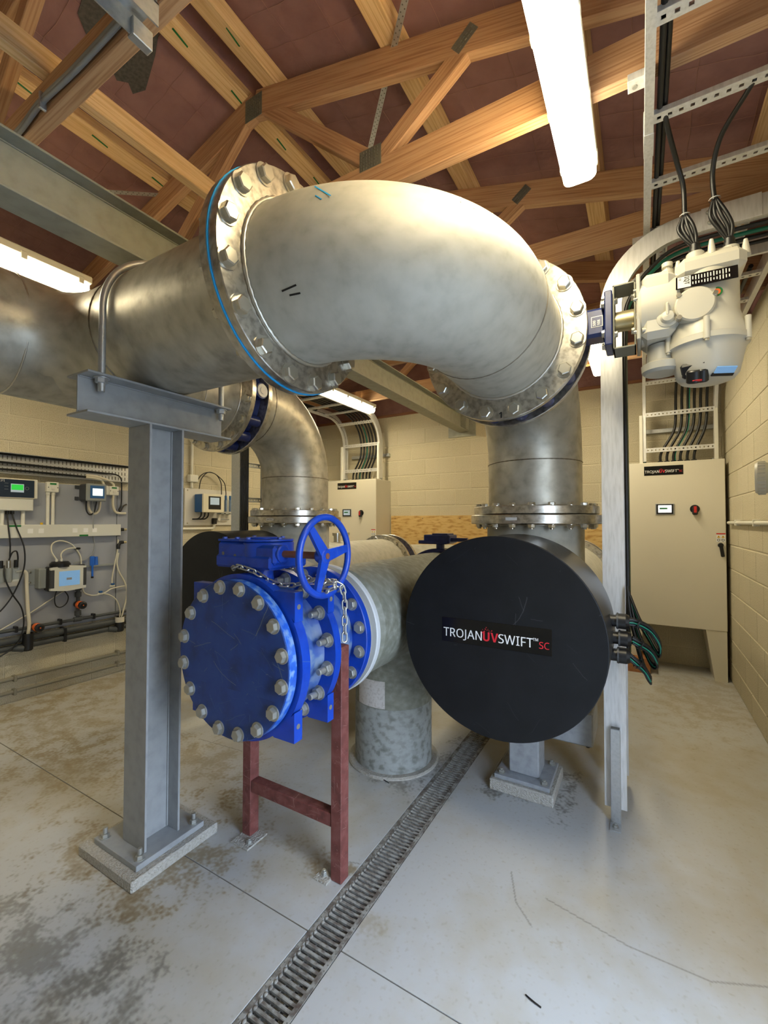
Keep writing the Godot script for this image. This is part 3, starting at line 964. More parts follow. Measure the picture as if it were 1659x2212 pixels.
func build_pipework():
	# --- header running along the left, with a branch towards the camera's right
	var t = thing("header_pipe", "long stainless header pipe with welded branch, resting on grey post at left", "pipe", Vector3(HX, PY - 0.254, BZ))
	part(t, "header", cy(Vector3(HX, PY, 1.2), Vector3(HX, PY, -1.83), 0.254, 72, 0.003), M.steel)
	var m = MB.new()
	m.tube([Vector3(HX, PY, BZ), Vector3(-1.06, PY, BZ)], 0.2535, 72, true)
	part(t, "branch", m.mesh(), M.steel)
	# smooth drawn tee where the branch leaves the header, then a weld on the branch
	var fil = func(i, j):
		var a = TAU * i / 96.0
		var s = j / 10.0
		var dz = 0.2538 * cos(a)
		var dy = 0.2538 * sin(a)
		var k = 0.17
		var xi = HX + sqrt(maxf(0.2542 * 0.2542 - dy * dy, 0.0))
		var p0 = Vector3(xi + k, PY + dy, BZ + dz)
		var p1 = Vector3(xi, PY + dy, BZ + dz)
		var y2 = clampf(dy * (1.0 + k / 0.2538), -0.2541, 0.2541)
		var p2 = Vector3(HX + sqrt(0.2542 * 0.2542 - y2 * y2), PY + y2, BZ + dz * (1.0 + k / 0.2538))
		return p0 * (1 - s) * (1 - s) + p1 * 2 * s * (1 - s) + p2 * s * s
	m = MB.new()
	for i in 96:
		for j in 10:
			var q = []
			var nn = []
			for o in [[0, 0], [1, 0], [1, 1], [0, 1]]:
				var ii = i + o[0]
				var jj = j + o[1]
				q.append(fil.call(ii, jj))
				var du = fil.call(ii + 1, jj) - fil.call(ii - 1, jj)
				var dv = fil.call(ii, minf(jj + 0.3, 10.0)) - fil.call(ii, maxf(jj - 0.3, 0.0))
				var g = du.cross(dv).normalized()
				var away = q[q.size() - 1] - Vector3(HX - 0.1, PY, BZ)
				nn.append(g if g.dot(away) > 0 else -g)
			m.quad(q[0], q[1], q[2], q[3], nn[0], nn[1], nn[2], nn[3])
	part(t, "tee_fillet", m.mesh(), M.steel)
	weld_ring(t, Vector3(-1.852, PY, BZ), Vector3.RIGHT, 0.2535, 0.003, M.weld_dark)
	var pts = []
	weld_ring(t, Vector3(HX, PY, -0.77), Vector3.BACK, 0.254, 0.004)
	weld_ring(t, Vector3(HX, PY, -1.60), Vector3.BACK, 0.254, 0.003)
	# blind end of the header behind the camera's left
	part(t, "end_cap", lat(Vector3(HX, PY, 1.2), Vector3.BACK, [Vector2(0, 0.254), Vector2(0.05, 0.23), Vector2(0.08, 0.15), Vector2(0.09, 0)], 48, true), M.steel)
	flange(t, Vector3(-1.060, PY, BZ), Vector3.RIGHT, 0, 0.036)
	bolts(t, Vector3(-1.060, PY, BZ), Vector3.LEFT, 0.3205, 16, 0.023, "nut", M.bolt_steel)
	flange(t, Vector3(HX, PY, -1.83), Vector3.FORWARD, 0, 0.034)
	weld_ring(t, Vector3(HX, PY, -1.829), Vector3.BACK, 0.256, 0.006)
	bolts(t, Vector3(HX, PY, -1.83), Vector3.BACK, 0.3205, 16, 0.023, "head", M.bolt_steel)
	text(t, "stamped_number", "2", 0.03, M.print_black, Vector3(HX + 0.05, PY - 0.33, -1.829), Basis(), 0.0006, true)
	single("flange_gasket", "thin bright blue gasket between the large overhead flanges", "gasket", lat(Vector3(-1.024, PY, BZ), Vector3.RIGHT, [Vector2(-0.0005, 0.24), Vector2(-0.0005, 0.3560), Vector2(0.004, 0.3560), Vector2(0.004, 0.24), Vector2(-0.0005, 0.24)], 64), M.cyan)

	# --- large elbow turning from the branch into the room
	t = thing("pipe_elbow", "large pale stainless elbow with bolted flanges crossing overhead", "pipe", Vector3(RX - 0.2, PY - 0.254, -1.4))
	var R = 0.468
	var xs = -1.0205
	pts = [Vector3(xs, PY, BZ)]
	pts += arc(Vector3(RX - R, PY, BZ - R), Vector3.BACK, Vector3.RIGHT, R, 0, PI / 2, 40)
	m = MB.new()
	m.tube(pts, 0.254, 96, true)
	part(t, "bend", m.mesh(), M.steel_matt)
	part(t, "stub", cy(Vector3(RX, PY, BZ - R - 0.001), Vector3(RX, PY, -1.905), 0.2542, 96, 0), M.steel_matt)
	weld_ring(t, Vector3(RX, PY, BZ - R), Vector3.BACK, 0.2535, 0.0025, M.weld_dark)
	flange(t, Vector3(xs, PY, BZ), Vector3.RIGHT, 0, 0.0325)
	weld_ring(t, Vector3(xs + 0.036, PY, BZ), Vector3.RIGHT, 0.2575, 0.0075)
	bolts(t, Vector3(xs + 0.0325, PY, BZ), Vector3.RIGHT, 0.3205, 16, 0.026, "head", M.bolt_steel)
	flange(t, Vector3(RX, PY, -1.901), Vector3.FORWARD, 0, 0.032)
	weld_ring(t, Vector3(RX, PY, -1.897), Vector3.BACK, 0.2575, 0.007)
	bolts(t, Vector3(RX, PY, -1.901), Vector3.BACK, 0.3205, 16, 0.026, "head", M.bolt_steel)
	text(t, "stamped_number", "1", 0.026, M.print_black, Vector3(RX - 0.006, PY - 0.332, -1.9005), Basis(), 0.0006, true)
	# crayon and paint marks left on the bend
	var marks = [[0.35, 0.52, 0.09, 0.004, "cyan"], [0.34, 0.40, 0.03, 0.003, "cyan"], [0.20, -0.55, 0.05, 0.005, "print_black"], [0.22, -0.62, 0.035, 0.005, "print_black"], [0.95, 0.62, 0.05, 0.004, "print_white"], [1.02, 0.55, 0.04, 0.004, "print_white"]]
	for k in marks:
		var a = k[0]
		var c = Vector3(RX - R, PY, BZ - R)
		var out = Vector3.BACK * cos(a) + Vector3.RIGHT * sin(a)
		var tang = Vector3.RIGHT * cos(a) - Vector3.BACK * sin(a)
		var nrm = out * cos(k[1]) + Vector3.UP * sin(k[1])
		var pos = c + out * R + nrm * 0.2545
		var mm = MB.new()
		var side = tang.cross(nrm)
		mm.box(pos, Vector3(k[3], k[2], 0.0008), 0, Basis(tang, side, nrm) * Basis(Vector3.BACK, k[0] * 7.0))
		part(t, "paint_mark", mm.mesh(), M[k[4]])

	# --- valves and drop pipes
	wafer_valve("butterfly_valve", "dark blue wafer valve body gripped between flanges below the elbow's far end", RX, -1.933, -2.033)
	t = thing("drop_pipe", "stainless pipe bending down onto the nearer black reactor", "pipe", Vector3(RX, 1.404, RZ))
	flange(t, Vector3(RX, PY, -2.033), Vector3.FORWARD, 0, 0.032)
	bolts(t, Vector3(RX, PY, -2.065), Vector3.FORWARD, 0.3205, 16, 0.024, "nut", M.bolt_steel)
	drop_pipe(t, RX, -2.065)
	t = wafer_valve("butterfly_valve", "dark blue wafer valve with white dial at the end of the header", HX, -1.864, -1.964)
	part(t, "stem_boss", cy(Vector3(HX + 0.27, PY, -1.914), Vector3(HX + 0.345, PY, -1.914), 0.05, 24, 0.004), M.blue_valve)
	part(t, "dial", lat(Vector3(HX + 0.345, PY, -1.914), Vector3.RIGHT, [Vector2(0, 0.04), Vector2(0.006, 0.04), Vector2(0.006, 0.022), Vector2(0.012, 0.022), Vector2(0.012, 0)], 24), M.board_white)
	t = thing("drop_pipe", "stainless pipe bending down onto the farther black reactor", "pipe", Vector3(HX, 1.404, RZ))
	flange(t, Vector3(HX, PY, -1.964), Vector3.FORWARD, 0, 0.032)
	drop_pipe(t, HX, -1.996)

# ---------------------------------------------------------------- reactors
func brand_plate(parent, c, w, right, nrm, plate_mat):
	# wide black plate with white and red lettering; c = centre of the plate face
	var up = nrm.cross(right)
	var b = Basis(right, up, nrm)
	var h = w * (0.228 if w > 0.4 else 0.283)
	var m = MB.new()
	m.box(Vector3.ZERO, Vector3(w, h, 0.002), 0.0008)
	var p = part(parent, "name_plate", m.mesh(), plate_mat, Transform3D(b, c + nrm * 0.001))
	var words = [["TROJAN", "print_white", false, 1.0, 0.0], ["UV", "print_red", true, 1.0, 0.0], ["SWIFT", "print_white", false, 1.0, 0.0], ["TM", "print_white", false, 0.3, 0.42], ["SC", "print_red", false, 0.72, -0.12]]
	var size = w * 0.082
	var total = 0.0
	for k in words:
		total += text_width(k[0], size * k[3], k[2]) + size * 0.05
	size *= 0.965 * w / total
	var x = -w * 0.485
	for k in words:
		var s = size * k[3]
		text(p, "lettering", k[0], s, M[k[1]], c + right * x + up * (-h * 0.10 + k[4] * size) + nrm * 0.0024, b, 0.0006, k[2])
		x += text_width(k[0], s, k[2]) + size * 0.05
	var dm = MB.new()
	for i in 26:
		var a = rng.randf_range(0.3, PI - 0.3)
		var r = size * rng.randf_range(0.7, 1.25)
		dm.cyl(c + right * (-w * 0.055 + cos(a) * r * 0.7) + up * (-h * 0.05 + sin(a) * r * 0.75) + nrm * 0.0022, c + right * (-w * 0.055 + cos(a) * r * 0.7) + up * (-h * 0.05 + sin(a) * r * 0.75) + nrm * 0.0027, size * rng.randf_range(0.03, 0.06), 6)
	part(p, "red_dots", dm.mesh(), M.print_red)
	return p

func reactor(x, label, first):
	var t = thing("uv_reactor", label, "reactor", Vector3(x, RY - 0.42, -2.9), "ultraviolet reactors")
	# black end cover
	var m = MB.new()
	m.lathe(Vector3(x, RY, -1.823), Vector3.FORWARD, [Vector2(0, 0), Vector2(0, 0.4195), Vector2(0.0012, 0.4225), Vector2(0.0035, 0.4233)], 96)
	var ec = part(t, "end_cover", m.mesh(), M.black)
	part(ec, "cover_rim", lat(Vector3(x, RY, -1.823), Vector3.FORWARD, [Vector2(0.003, 0.4232), Vector2(0.005, 0.4236), Vector2(0.40, 0.4236), Vector2(0.404, 0.42), Vector2(0.404, 0.2)], 96), M.black_gloss)
	part(t, "body", cy(Vector3(x, RY, -2.225), Vector3(x, RY, -3.92), 0.305, 64, 0.003), M.steel_matt)
	# inlet neck with flange
	part(t, "inlet_neck", cy(Vector3(x, RY, RZ), Vector3(x, 1.36, RZ), 0.2625, 64, 0), M.steel_matt)
	m = MB.new()
	m.ring(Vector3(x, 1.350, RZ), Vector3.UP, 0, 0.05, 0.2, 0.3545, 72, 0.004)
	part(t, "inlet_flange", m.mesh(), M.steel_flange)
	weld_ring(t, Vector3(x, 1.345, RZ), Vector3.UP, 0.265, 0.005)
	bolts(t, Vector3(x, 1.350, RZ), Vector3.DOWN, 0.312, 20, 0.0185, "nut", M.bolt_steel)
	m = MB.new()
	m.ring(Vector3(x, RY, -3.92), Vector3.FORWARD, 0, 0.034, 0.2, 0.35, 56, 0.002)
	part(t, "outlet_flange", m.mesh(), M.steel_flange)
	bolts(t, Vector3(x, RY, -3.92), Vector3.BACK, 0.315, 16, 0.021, "head", M.bolt_steel)
	# small fittings on top
	for k in [[-3.15, 0.03], [-3.30, 0.018]]:
		part(t, "port", lat(Vector3(x, RY + 0.30, k[0]), Vector3.UP, [Vector2(0, k[1]), Vector2(0.06, k[1]), Vector2(0.06, k[1] * 1.4), Vector2(0.085, k[1] * 1.4), Vector2(0.085, 0)], 16), M.bolt_steel)
	if first:
		brand_plate(t, Vector3(-0.5365, 0.887, -1.823), 0.462, Vector3.RIGHT, Vector3.BACK, M.label_black)
		var lb = part(t, "flange_label", bx(Vector3(-0.03, -0.008, -0.0005), Vector3(0.03, 0.008, 0.0005), 0), M.sticker, Transform3D(Basis(Vector3.UP, -0.12), Vector3(x - 0.042, 1.377, RZ + 0.3535)))
		text(lb, "lettering", "REACTOR 1", 0.0065, M.print_black, Vector3(x - 0.066, 1.377, RZ + 0.3508), Basis(Vector3.UP, -0.12), 0.0004)
		# three cable glands on the right side
		for k in 3:
			var y = RY + 0.075 - k * 0.07
			var xx = x + sqrt(0.4235 * 0.4235 - pow(y - RY, 2.0))
			var g = part(t, "cable_gland", lat(Vector3(xx - 0.012, y, -2.06), Vector3.RIGHT, [Vector2(0, 0.026), Vector2(0.03, 0.026), Vector2(0.03, 0.033), Vector2(0.065, 0.033), Vector2(0.078, 0.026), Vector2(0.078, 0)], 6), M.black_plastic)
			part(g, "seal_ring", lat(Vector3(xx + 0.02, y, -2.06), Vector3.RIGHT, [Vector2(0, 0.034), Vector2(0.006, 0.034)], 16), M.dark_grey)
		var jb = part(t, "junction_box", bx(Vector3(-0.46, 0.20, -2.78), Vector3(-0.222, 0.375, -2.5), 0.008), M.post_paint)
		part(jb, "box_foot", cy(Vector3(-0.25, 0.188, -2.53), Vector3(-0.25, 0.2, -2.53), 0.01, 12, 0.001), M.black_plastic)
		part(jb, "bracket", bx(Vector3(-0.44, 0.37, -2.72), Vector3(-0.30, 0.72, -2.62), 0.002), M.steel_matt)
	else:
		var lb = part(t, "flange_label", bx(Vector3(-0.03, -0.008, -0.0005), Vector3(0.03, 0.008, 0.0005), 0), M.sticker, Transform3D(Basis(Vector3.UP, 0.20), Vector3(x + 0.075, 1.377, RZ + 0.3475)))
		text(lb, "lettering", "REACTOR 2", 0.0065, M.print_black, Vector3(x + 0.051, 1.377, RZ + 0.3536), Basis(Vector3.UP, 0.20), 0.0004)
	# stand: square post on a base plate
	var s = thing("reactor_stand", "grey square post and base plate under the " + ("nearer" if first else "farther") + " black reactor", "stand", Vector3(x, 0, -2.38), "reactor stands")
	part(s, "post", bx(Vector3(x - 0.075, 0.075, -2.455), Vector3(x + 0.075, 0.578, -2.305), 0.006), M.post_paint)
	part(s, "base_plate", bx(Vector3(x - 0.135, 0.056, -2.515), Vector3(x + 0.135, 0.076, -2.245), 0.003), M.post_paint)
	for q in [Vector3(-0.105, 0, -0.105), Vector3(0.105, 0, -0.105), Vector3(0.105, 0, 0.105), Vector3(-0.105, 0, 0.105)]:
		part(s, "anchor_bolt", bolt_mesh(0.015, "nut"), M.bolt_galv, Transform3D(Basis(Vector3.RIGHT, -PI / 2), Vector3(x + q.x, 0.076, -2.38 + q.z)))
	single("grout_pad", "rough grout pad under the base plate of the " + ("nearer" if first else "farther") + " reactor stand", "pad", bx(Vector3(x - 0.155, -0.001, -2.535), Vector3(x + 0.155, 0.056, -2.225), 0.006), M.grout, Vector3.ZERO, "grout pads")
	# outlet spool and elbow towards the middle at the back
	var o = thing("outlet_pipe", "stainless outlet pipe behind the " + ("nearer" if first else "farther") + " reactor, near the back wall", "pipe", Vector3(x, RY - 0.254, -4.3), "reactor outlet pipes")
	m = MB.new()
	m.ring(Vector3(x, RY, -4.07), Vector3.FORWARD, 0, 0.034, 0.2, 0.35, 56, 0.002)
	part(o, "flange", m.mesh(), M.steel_flange)
	var sg = -1.0 if first else 1.0
	var pts = [Vector3(x, RY, -4.10), Vector3(x, RY, -4.28)]
	pts += arc(Vector3(x + sg * 0.42, RY, -4.28), Vector3(-sg, 0, 0), Vector3.FORWARD, 0.42, 0, PI / 2, 14)
	pts.append(Vector3(-1.43 + sg * -0.05, RY, -4.70))
	m = MB.new()
	m.tube(pts, 0.225, 48, true)
	part(o, "pipe", m.mesh(), M.steel_matt)
	var v = thing("outlet_valve", "dark blue valve body between flanges behind the " + ("nearer" if first else "farther") + " reactor", "valve", Vector3(x, RY - 0.3, -4.0), "outlet valves")
	m = MB.new()
	m.ring(Vector3(x, RY, -3.955), Vector3.FORWARD, 0, 0.113, 0.2, 0.29, 48, 0.004)
	part(v, "body", m.mesh(), M.blue_valve)

func build_reactors():
	reactor(RX, "black-ended UV reactor in front with a wide lettered plate on its round cover", true)
	reactor(HX, "black-ended UV reactor farther left, half hidden behind the blue valve", false)
	# looped black cable bundles hanging from the glands of the nearer reactor
	var loops = [
		[Vector3(-0.052, 0.955, -2.06), Vector3(-0.02, 0.952, -2.07), Vector3(0.03, 0.92, -2.10), Vector3(0.062, 0.86, -2.13), Vector3(0.058, 0.815, -2.16), Vector3(0.03, 0.86, -2.20), Vector3(-0.01, 0.93, -2.23), Vector3(-0.045, 1.02, -2.27)],
		[Vector3(-0.035, 0.883, -2.06), Vector3(-0.01, 0.868, -2.07), Vector3(0.03, 0.835, -2.10), Vector3(0.052, 0.785, -2.13), Vector3(0.035, 0.77, -2.16), Vector3(0.0, 0.84, -2.20), Vector3(-0.03, 0.93, -2.24), Vector3(-0.05, 1.04, -2.28)],
		[Vector3(-0.045, 0.813, -2.06), Vector3(-0.015, 0.785, -2.07), Vector3(0.01, 0.755, -2.09), Vector3(0.028, 0.715, -2.11), Vector3(0.01, 0.735, -2.16), Vector3(-0.02, 0.83, -2.21), Vector3(-0.045, 0.95, -2.25), Vector3(-0.055, 1.06, -2.28)]]
	var ll = ["topmost", "middle", "lowest"]
	for i in 3:
		var t = thing("cable_bundle", "black and green cable bundle looping from the " + ll[i] + " gland of the reactor cover", "cable", loops[i][0], "cable bundles at the reactor")
		for k in 7:
			var off = Vector3(0, cos(k * 0.9), sin(k * 0.9)) * (0.014 if k > 0 else 0.0)
			var pts = []
			for p in loops[i]: pts.append(p + off)
			part(t, "wire", tb(curve(pts, 5), 0.003 if k == 2 else 0.0055, 6), M.cable_green if k == 2 else M.cable)
		part(t, "cable_tie", lat(loops[i][1], (loops[i][2] - loops[i][0]), [Vector2(-0.003, 0.022), Vector2(0.003, 0.022)], 12), M.cable)

# ---------------------------------------------------------------- grey post, cross beam, U-bolt, long beam
func i_beam(p0, p1, up, depth, width, tf, tw):
	# I-section from p0 to p1 (centroid line)
	var m = MB.new()
	var x = (p1 - p0).normalized()
	var z = x.cross(up).normalized()
	var b = Basis(x, up, z)
	var L = (p1 - p0).length()
	var c = (p0 + p1) / 2
	m.box(c + up * (depth / 2 - tf / 2), Vector3(L, tf, width), 0.0012, b)
	m.box(c - up * (depth / 2 - tf / 2), Vector3(L, tf, width), 0.0012, b)
	m.box(c, Vector3(L, depth - 2 * tf + 0.001, tw), 0, b)
	# root fillets
	for sy in [-1.0, 1.0]:
		for sz in [-1.0, 1.0]:
			m.box(c + up * sy * (depth / 2 - tf - 0.003) + z * sz * (tw / 2 + 0.003), Vector3(L - 0.001, 0.007, 0.007), 0.003, b * Basis(Vector3.RIGHT, PI / 4))
	return m.mesh()

func build_support():
	var cx = -1.763
	var t = thing("support_post", "grey steel I-section post bolted to the floor at left", "post", Vector3(cx, 0, -1.106))
	part(t, "column", i_beam(Vector3(cx, 0.064, -1.106), Vector3(cx, 1.752, -1.106), Vector3.BACK, 0.152, 0.150, 0.0095, 0.007), M.column_paint)
	part(t, "base_plate", bx(Vector3(cx - 0.185, 0.042, -1.271), Vector3(cx + 0.115, 0.064, -0.975), 0.002), M.column_paint)
	for q in [Vector3(-0.150, 0, 0.105), Vector3(0.085, 0, 0.10), Vector3(0.085, 0, -0.135), Vector3(-0.150, 0, -0.135)]:
		part(t, "anchor_bolt", bolt_mesh(0.016, "stud"), M.bolt_galv, Transform3D(Basis(Vector3.RIGHT, -PI / 2), Vector3(cx + q.x, 0.064, -1.106 + q.z)))
	single("grout_pad", "pale grout pad under the base plate of the grey I-section post", "pad", bx(Vector3(cx - 0.232, -0.001, -1.318), Vector3(cx + 0.148, 0.042, -0.938), 0.005), M.grout, Vector3.ZERO, "grout pads")
	t = thing("cross_beam", "short grey steel beam on top of the post, carrying the pipe", "beam", Vector3(cx, 1.752, -1.115))
	part(t, "beam", i_beam(Vector3(cx, 1.828, -0.80), Vector3(cx, 1.828, -1.432), Vector3.UP, 0.152, 0.150, 0.0085, 0.007), M.column_paint)
	t = thing("u_bolt", "galvanised U-bolt strapping the header branch down onto the short beam", "clamp", Vector3(-1.722, 1.9, BZ))
	var bxx = -1.722
	var r = 0.2685
	var pts = [Vector3(bxx, 1.86, BZ + r), Vector3(bxx, PY, BZ + r)]
	pts += arc(Vector3(bxx, PY, BZ), Vector3.BACK, Vector3.UP, r, 0.05, PI - 0.05, 32)
	pts += [Vector3(bxx, PY, BZ - r), Vector3(bxx, 1.86, BZ - r)]
	part(t, "rod", tb(pts, 0.0125, 16), M.galv)
	for sg in [-1.0, 1.0]:
		part(t, "nut", bolt_mesh(0.021, "stud"), M.galv, Transform3D(Basis(Vector3.RIGHT, PI / 2), Vector3(bxx, 1.894, BZ + sg * r)))
	t = thing("roof_beam", "long olive-grey steel I-beam running overhead to the back wall", "beam", Vector3(-1.855, 2.46, -2.0))
	part(t, "beam", i_beam(Vector3(-1.855, 2.56, ZF - 0.01), Vector3(-1.855, 2.56, ZB + 0.012), Vector3.UP, 0.203, 0.134, 0.009, 0.007), M.beam_paint)
	part(t, "end_plate", bx(Vector3(-2.05, 2.40, ZB + 0.003), Vector3(-1.70, 2.68, ZB + 0.014)), M.beam_paint)
	part(t, "end_stiffener", bx(Vector3(-1.852, 2.47, ZB + 0.014), Vector3(-1.785, 2.65, ZB + 0.12), 0.001), M.beam_paint)

# ---------------------------------------------------------------- blue gear-operated valve with blind end
func lug_flange(parent, c, z0, z1, r, lx, called, m):
	# round flange with squared feet at its four corners
	var poly = PackedVector2Array()
	var segs = [[-34.0, 34.0], [56.0, 124.0], [146.0, 214.0], [236.0, 304.0]]
	var foot = [[lx, 0.255, lx, 0.155], [-0.16, 0.262, -lx, 0.262], [-lx, 0.155, -lx, -0.155], [0.0, 0.0, 0.0, 0.0]]
	for s in 4:
		var a0 = segs[s][0]
		var a1 = segs[s][1]
		for i in 17:
			var a = deg_to_rad(lerpf(a0, a1, i / 16.0))
			poly.append(Vector2(cos(a), sin(a)) * r)
		var sx = 1.0 if s == 0 or s == 3 else -1.0
		var sy = 1.0 if s < 2 else -1.0
		if s == 0 or s == 2:        # side to top: out to the vertical foot face, then up
			poly.append(Vector2(sx * lx, sy * 0.150)); poly.append(Vector2(sx * lx, sy * 0.250)); poly.append(Vector2(sx * 0.17, sy * 0.250))
		else:
			poly.append(Vector2(sx * 0.17, sy * 0.250)); poly.append(Vector2(sx * lx, sy * 0.250)); poly.append(Vector2(sx * lx, sy * 0.150))
	var mb = MB.new()
	mb.prism(poly, Vector3(c.x, c.y, z1), Vector3.RIGHT, Vector3.UP, z0 - z1)
	var o = part(parent, called, mb.mesh(), m)
	for sx in [-1.0, 1.0]:
		for sy in [-1.0, 1.0]:
			part(o, "foot_hole", cy(Vector3(c.x + sx * (lx + 0.0006), c.y + sy * 0.2, (z0 + z1) / 2), Vector3(c.x + sx * (lx - 0.01), c.y + sy * 0.2, (z0 + z1) / 2), 0.009, 12, 0), M.pit)
	return o

func build_blue_valve():
	var c = Vector3(-1.262, 0.873, 0)
	var t = thing("blind_flange", "round scratched blue blind flange with a ring of grey bolts, facing the camera", "flange", Vector3(c.x, c.y - 0.28, -1.09))
	part(t, "plate", lat(Vector3(c.x, c.y, -1.072), Vector3.FORWARD, [Vector2(0, 0), Vector2(0, 0.2765), Vector2(0.003, 0.2795)], 96), M.blue)
	part(t, "rim", lat(Vector3(c.x, c.y, -1.072), Vector3.FORWARD, [Vector2(0.003, 0.2795), Vector2(0.038, 0.2795), Vector2(0.038, 0)], 96), M.blue_worn)
	bolts(t, Vector3(c.x, c.y, -1.072), Vector3.BACK, 0.2555, 16, 0.0205, "head", M.bolt_galv)
	part(t, "raised_face", lat(Vector3(c.x, c.y, -1.11), Vector3.FORWARD, [Vector2(0, 0.245), Vector2(0.008, 0.245)], 64), M.blue)
	# gear-operated butterfly valve
	t = thing("gear_valve", "blue double-flanged valve with gearbox on top, behind the blind flange", "valve", Vector3(c.x, c.y - 0.3, -1.23))
	lug_flange(t, c, -1.118, -1.158, 0.297, 0.262, "front_flange", M.blue_clean)
	lug_flange(t, c, -1.298, -1.334, 0.297, 0.262, "rear_flange", M.blue_clean)
	part(t, "body", lat(Vector3(c.x, c.y, -1.15), Vector3.FORWARD, [Vector2(0, 0.248), Vector2(0.02, 0.232), Vector2(0.13, 0.232), Vector2(0.15, 0.248)], 64, true), M.blue_dusty)
	bolts(t, Vector3(c.x, c.y, -1.298), Vector3.BACK, 0.266, 16, 0.0215, "stud", M.bolt_galv)
	# neck and gearbox
	part(t, "neck", lat(Vector3(c.x, c.y + 0.2, -1.225), Vector3.UP, [Vector2(0, 0.055), Vector2(0.085, 0.042), Vector2(0.105, 0.042), Vector2(0.105, 0.075), Vector2(0.122, 0.075)], 32), M.blue_clean)
	var g = Vector3(-1.272, 1.245, -1.235)
	var mb = MB.new()
	mb.box(g + Vector3(-0.005, -0.033, 0), Vector3(0.290, 0.048, 0.20), 0.008)
	mb.box(g + Vector3(-0.045, 0.005, 0), Vector3(0.205, 0.075, 0.19), 0.012)
	mb.cyl(g + Vector3(0.03, -0.05, 0.0), g + Vector3(0.03, 0.04, 0.0), 0.098, 40, 0.004)
	mb.box(g + Vector3(0.105, -0.005, 0.055), Vector3(0.10, 0.07, 0.075), 0.01)
	mb.cyl(g + Vector3(0.09, 0.0, 0.055), g + Vector3(0.165, 0.0, 0.055), 0.032, 24, 0.004)
	part(t, "gearbox", mb.mesh(), M.blue_clean)
	mb = MB.new()
	mb.cyl(g + Vector3(0.02, 0.042, 0), g + Vector3(0.02, 0.050, 0), 0.104, 40, 0.002)
	mb.box(g + Vector3(-0.07, 0.0455, 0), Vector3(0.15, 0.008, 0.185), 0.002)
	mb.cyl(g + Vector3(0.0, 0.050, 0), g + Vector3(0.0, 0.057, 0), 0.062, 32, 0.002)
	var lid = part(t, "gearbox_lid", mb.mesh(), M.blue_clean)
	for q in [Vector2(-0.125, 0.075), Vector2(-0.125, -0.075), Vector2(0.02, 0.09), Vector2(0.02, -0.09), Vector2(0.108, 0.02), Vector2(-0.05, 0.08)]:
		part(lid, "lid_bolt", bolt_mesh(0.009, "head"), M.blue_clean, Transform3D(Basis(Vector3.RIGHT, -PI / 2), g + Vector3(q.x, 0.05, q.y)))
	for q in [Vector3(-0.11, -0.005, 0.0952), Vector3(-0.045, -0.012, 0.0952)]:
		part(lid, "bolt_hole", cy(g + q, g + q + Vector3(0, 0, 0.001), 0.007, 12, 0), M.pit)
	var sh = Vector3(g.x + 0.16, g.y, g.z + 0.055)
	part(t, "input_shaft", cy(sh, Vector3(-0.945, g.y, g.z + 0.055), 0.0125, 20, 0.001), M.rust)
	# handwheel on the shaft, rim normal along x
	var wc = Vector3(-0.922, g.y, g.z + 0.055)
	var rim = arc(wc, Vector3.UP, Vector3.BACK, 0.132, 0, TAU * 71.0 / 72.0, 71)
	mb = MB.new()
	mb.tube(rim, 0.0115, 14, false, true)
	var wheel = part(t, "handwheel", mb.mesh(), M.blue_clean)
	part(wheel, "hub", lat(wc, Vector3.RIGHT, [Vector2(-0.03, 0), Vector2(-0.03, 0.022), Vector2(-0.022, 0.026), Vector2(0.006, 0.026), Vector2(0.010, 0.022), Vector2(0.010, 0)], 28), M.blue_clean)
	part(wheel, "shaft_end", cy(wc + Vector3(0.009, 0, 0), wc + Vector3(0.012, 0, 0), 0.0105, 16, 0.0005), M.rust)
	for a in [0.70, 0.70 + TAU / 3, 0.70 + 2 * TAU / 3]:
		var d = Vector3.UP * cos(a) + Vector3.BACK * sin(a)
		var side = d.cross(Vector3.RIGHT)
		var sp = MB.new()
		var w0 = 0.020
		var w1 = 0.0125
		var p0 = wc + d * 0.018
		var p1 = wc + d * 0.128
		var h = Vector3.RIGHT * 0.0065
		sp.flat4(p0 - side * w0 + h, p1 - side * w1 + h, p1 + side * w1 + h, p0 + side * w0 + h, Vector3.RIGHT)
		sp.flat4(p0 - side * w0 - h, p1 - side * w1 - h, p1 + side * w1 - h, p0 + side * w0 - h, Vector3.LEFT)
		sp.flat4(p0 - side * w0 + h, p1 - side * w1 + h, p1 - side * w1 - h, p0 - side * w0 - h, -side)
		sp.flat4(p0 + side * w0 + h, p1 + side * w1 + h, p1 + side * w1 - h, p0 + side * w0 - h, side)
		part(wheel, "spoke", sp.mesh(), M.blue_clean)
	# flanged adaptor between valve and the grey barrel
	t = thing("flange_adaptor", "blue flanged adaptor with bolt heads between valve and grey pipe", "pipe", Vector3(c.x, c.y - 0.29, -1.45))
	part(t, "neck", lat(Vector3(c.x, c.y, -1.334), Vector3.FORWARD, [Vector2(0, 0.215), Vector2(0.20, 0.215)], 64), M.blue_dusty)
	var band = MB.new()
	for k in 14:
		band.lathe(Vector3(c.x, c.y, -1.40), Vector3.FORWARD, [Vector2(-0.02, 0.2158), Vector2(0.02, 0.2158)], 1, false, TAU * k / 28.0 * 2.0, TAU * (k + 0.5) / 28.0 * 2.0)
	part(t, "warning_tape", band.mesh(), M.yellow)
	mb = MB.new()
	mb.ring(c, Vector3.FORWARD, 1.525, 1.56, 0.2, 0.288, 72, 0.003)
	part(t, "flange", mb.mesh(), M.blue_clean)
	bolts(t, Vector3(c.x, c.y, -1.525), Vector3.BACK, 0.2555, 16, 0.0205, "head", M.bolt_galv)
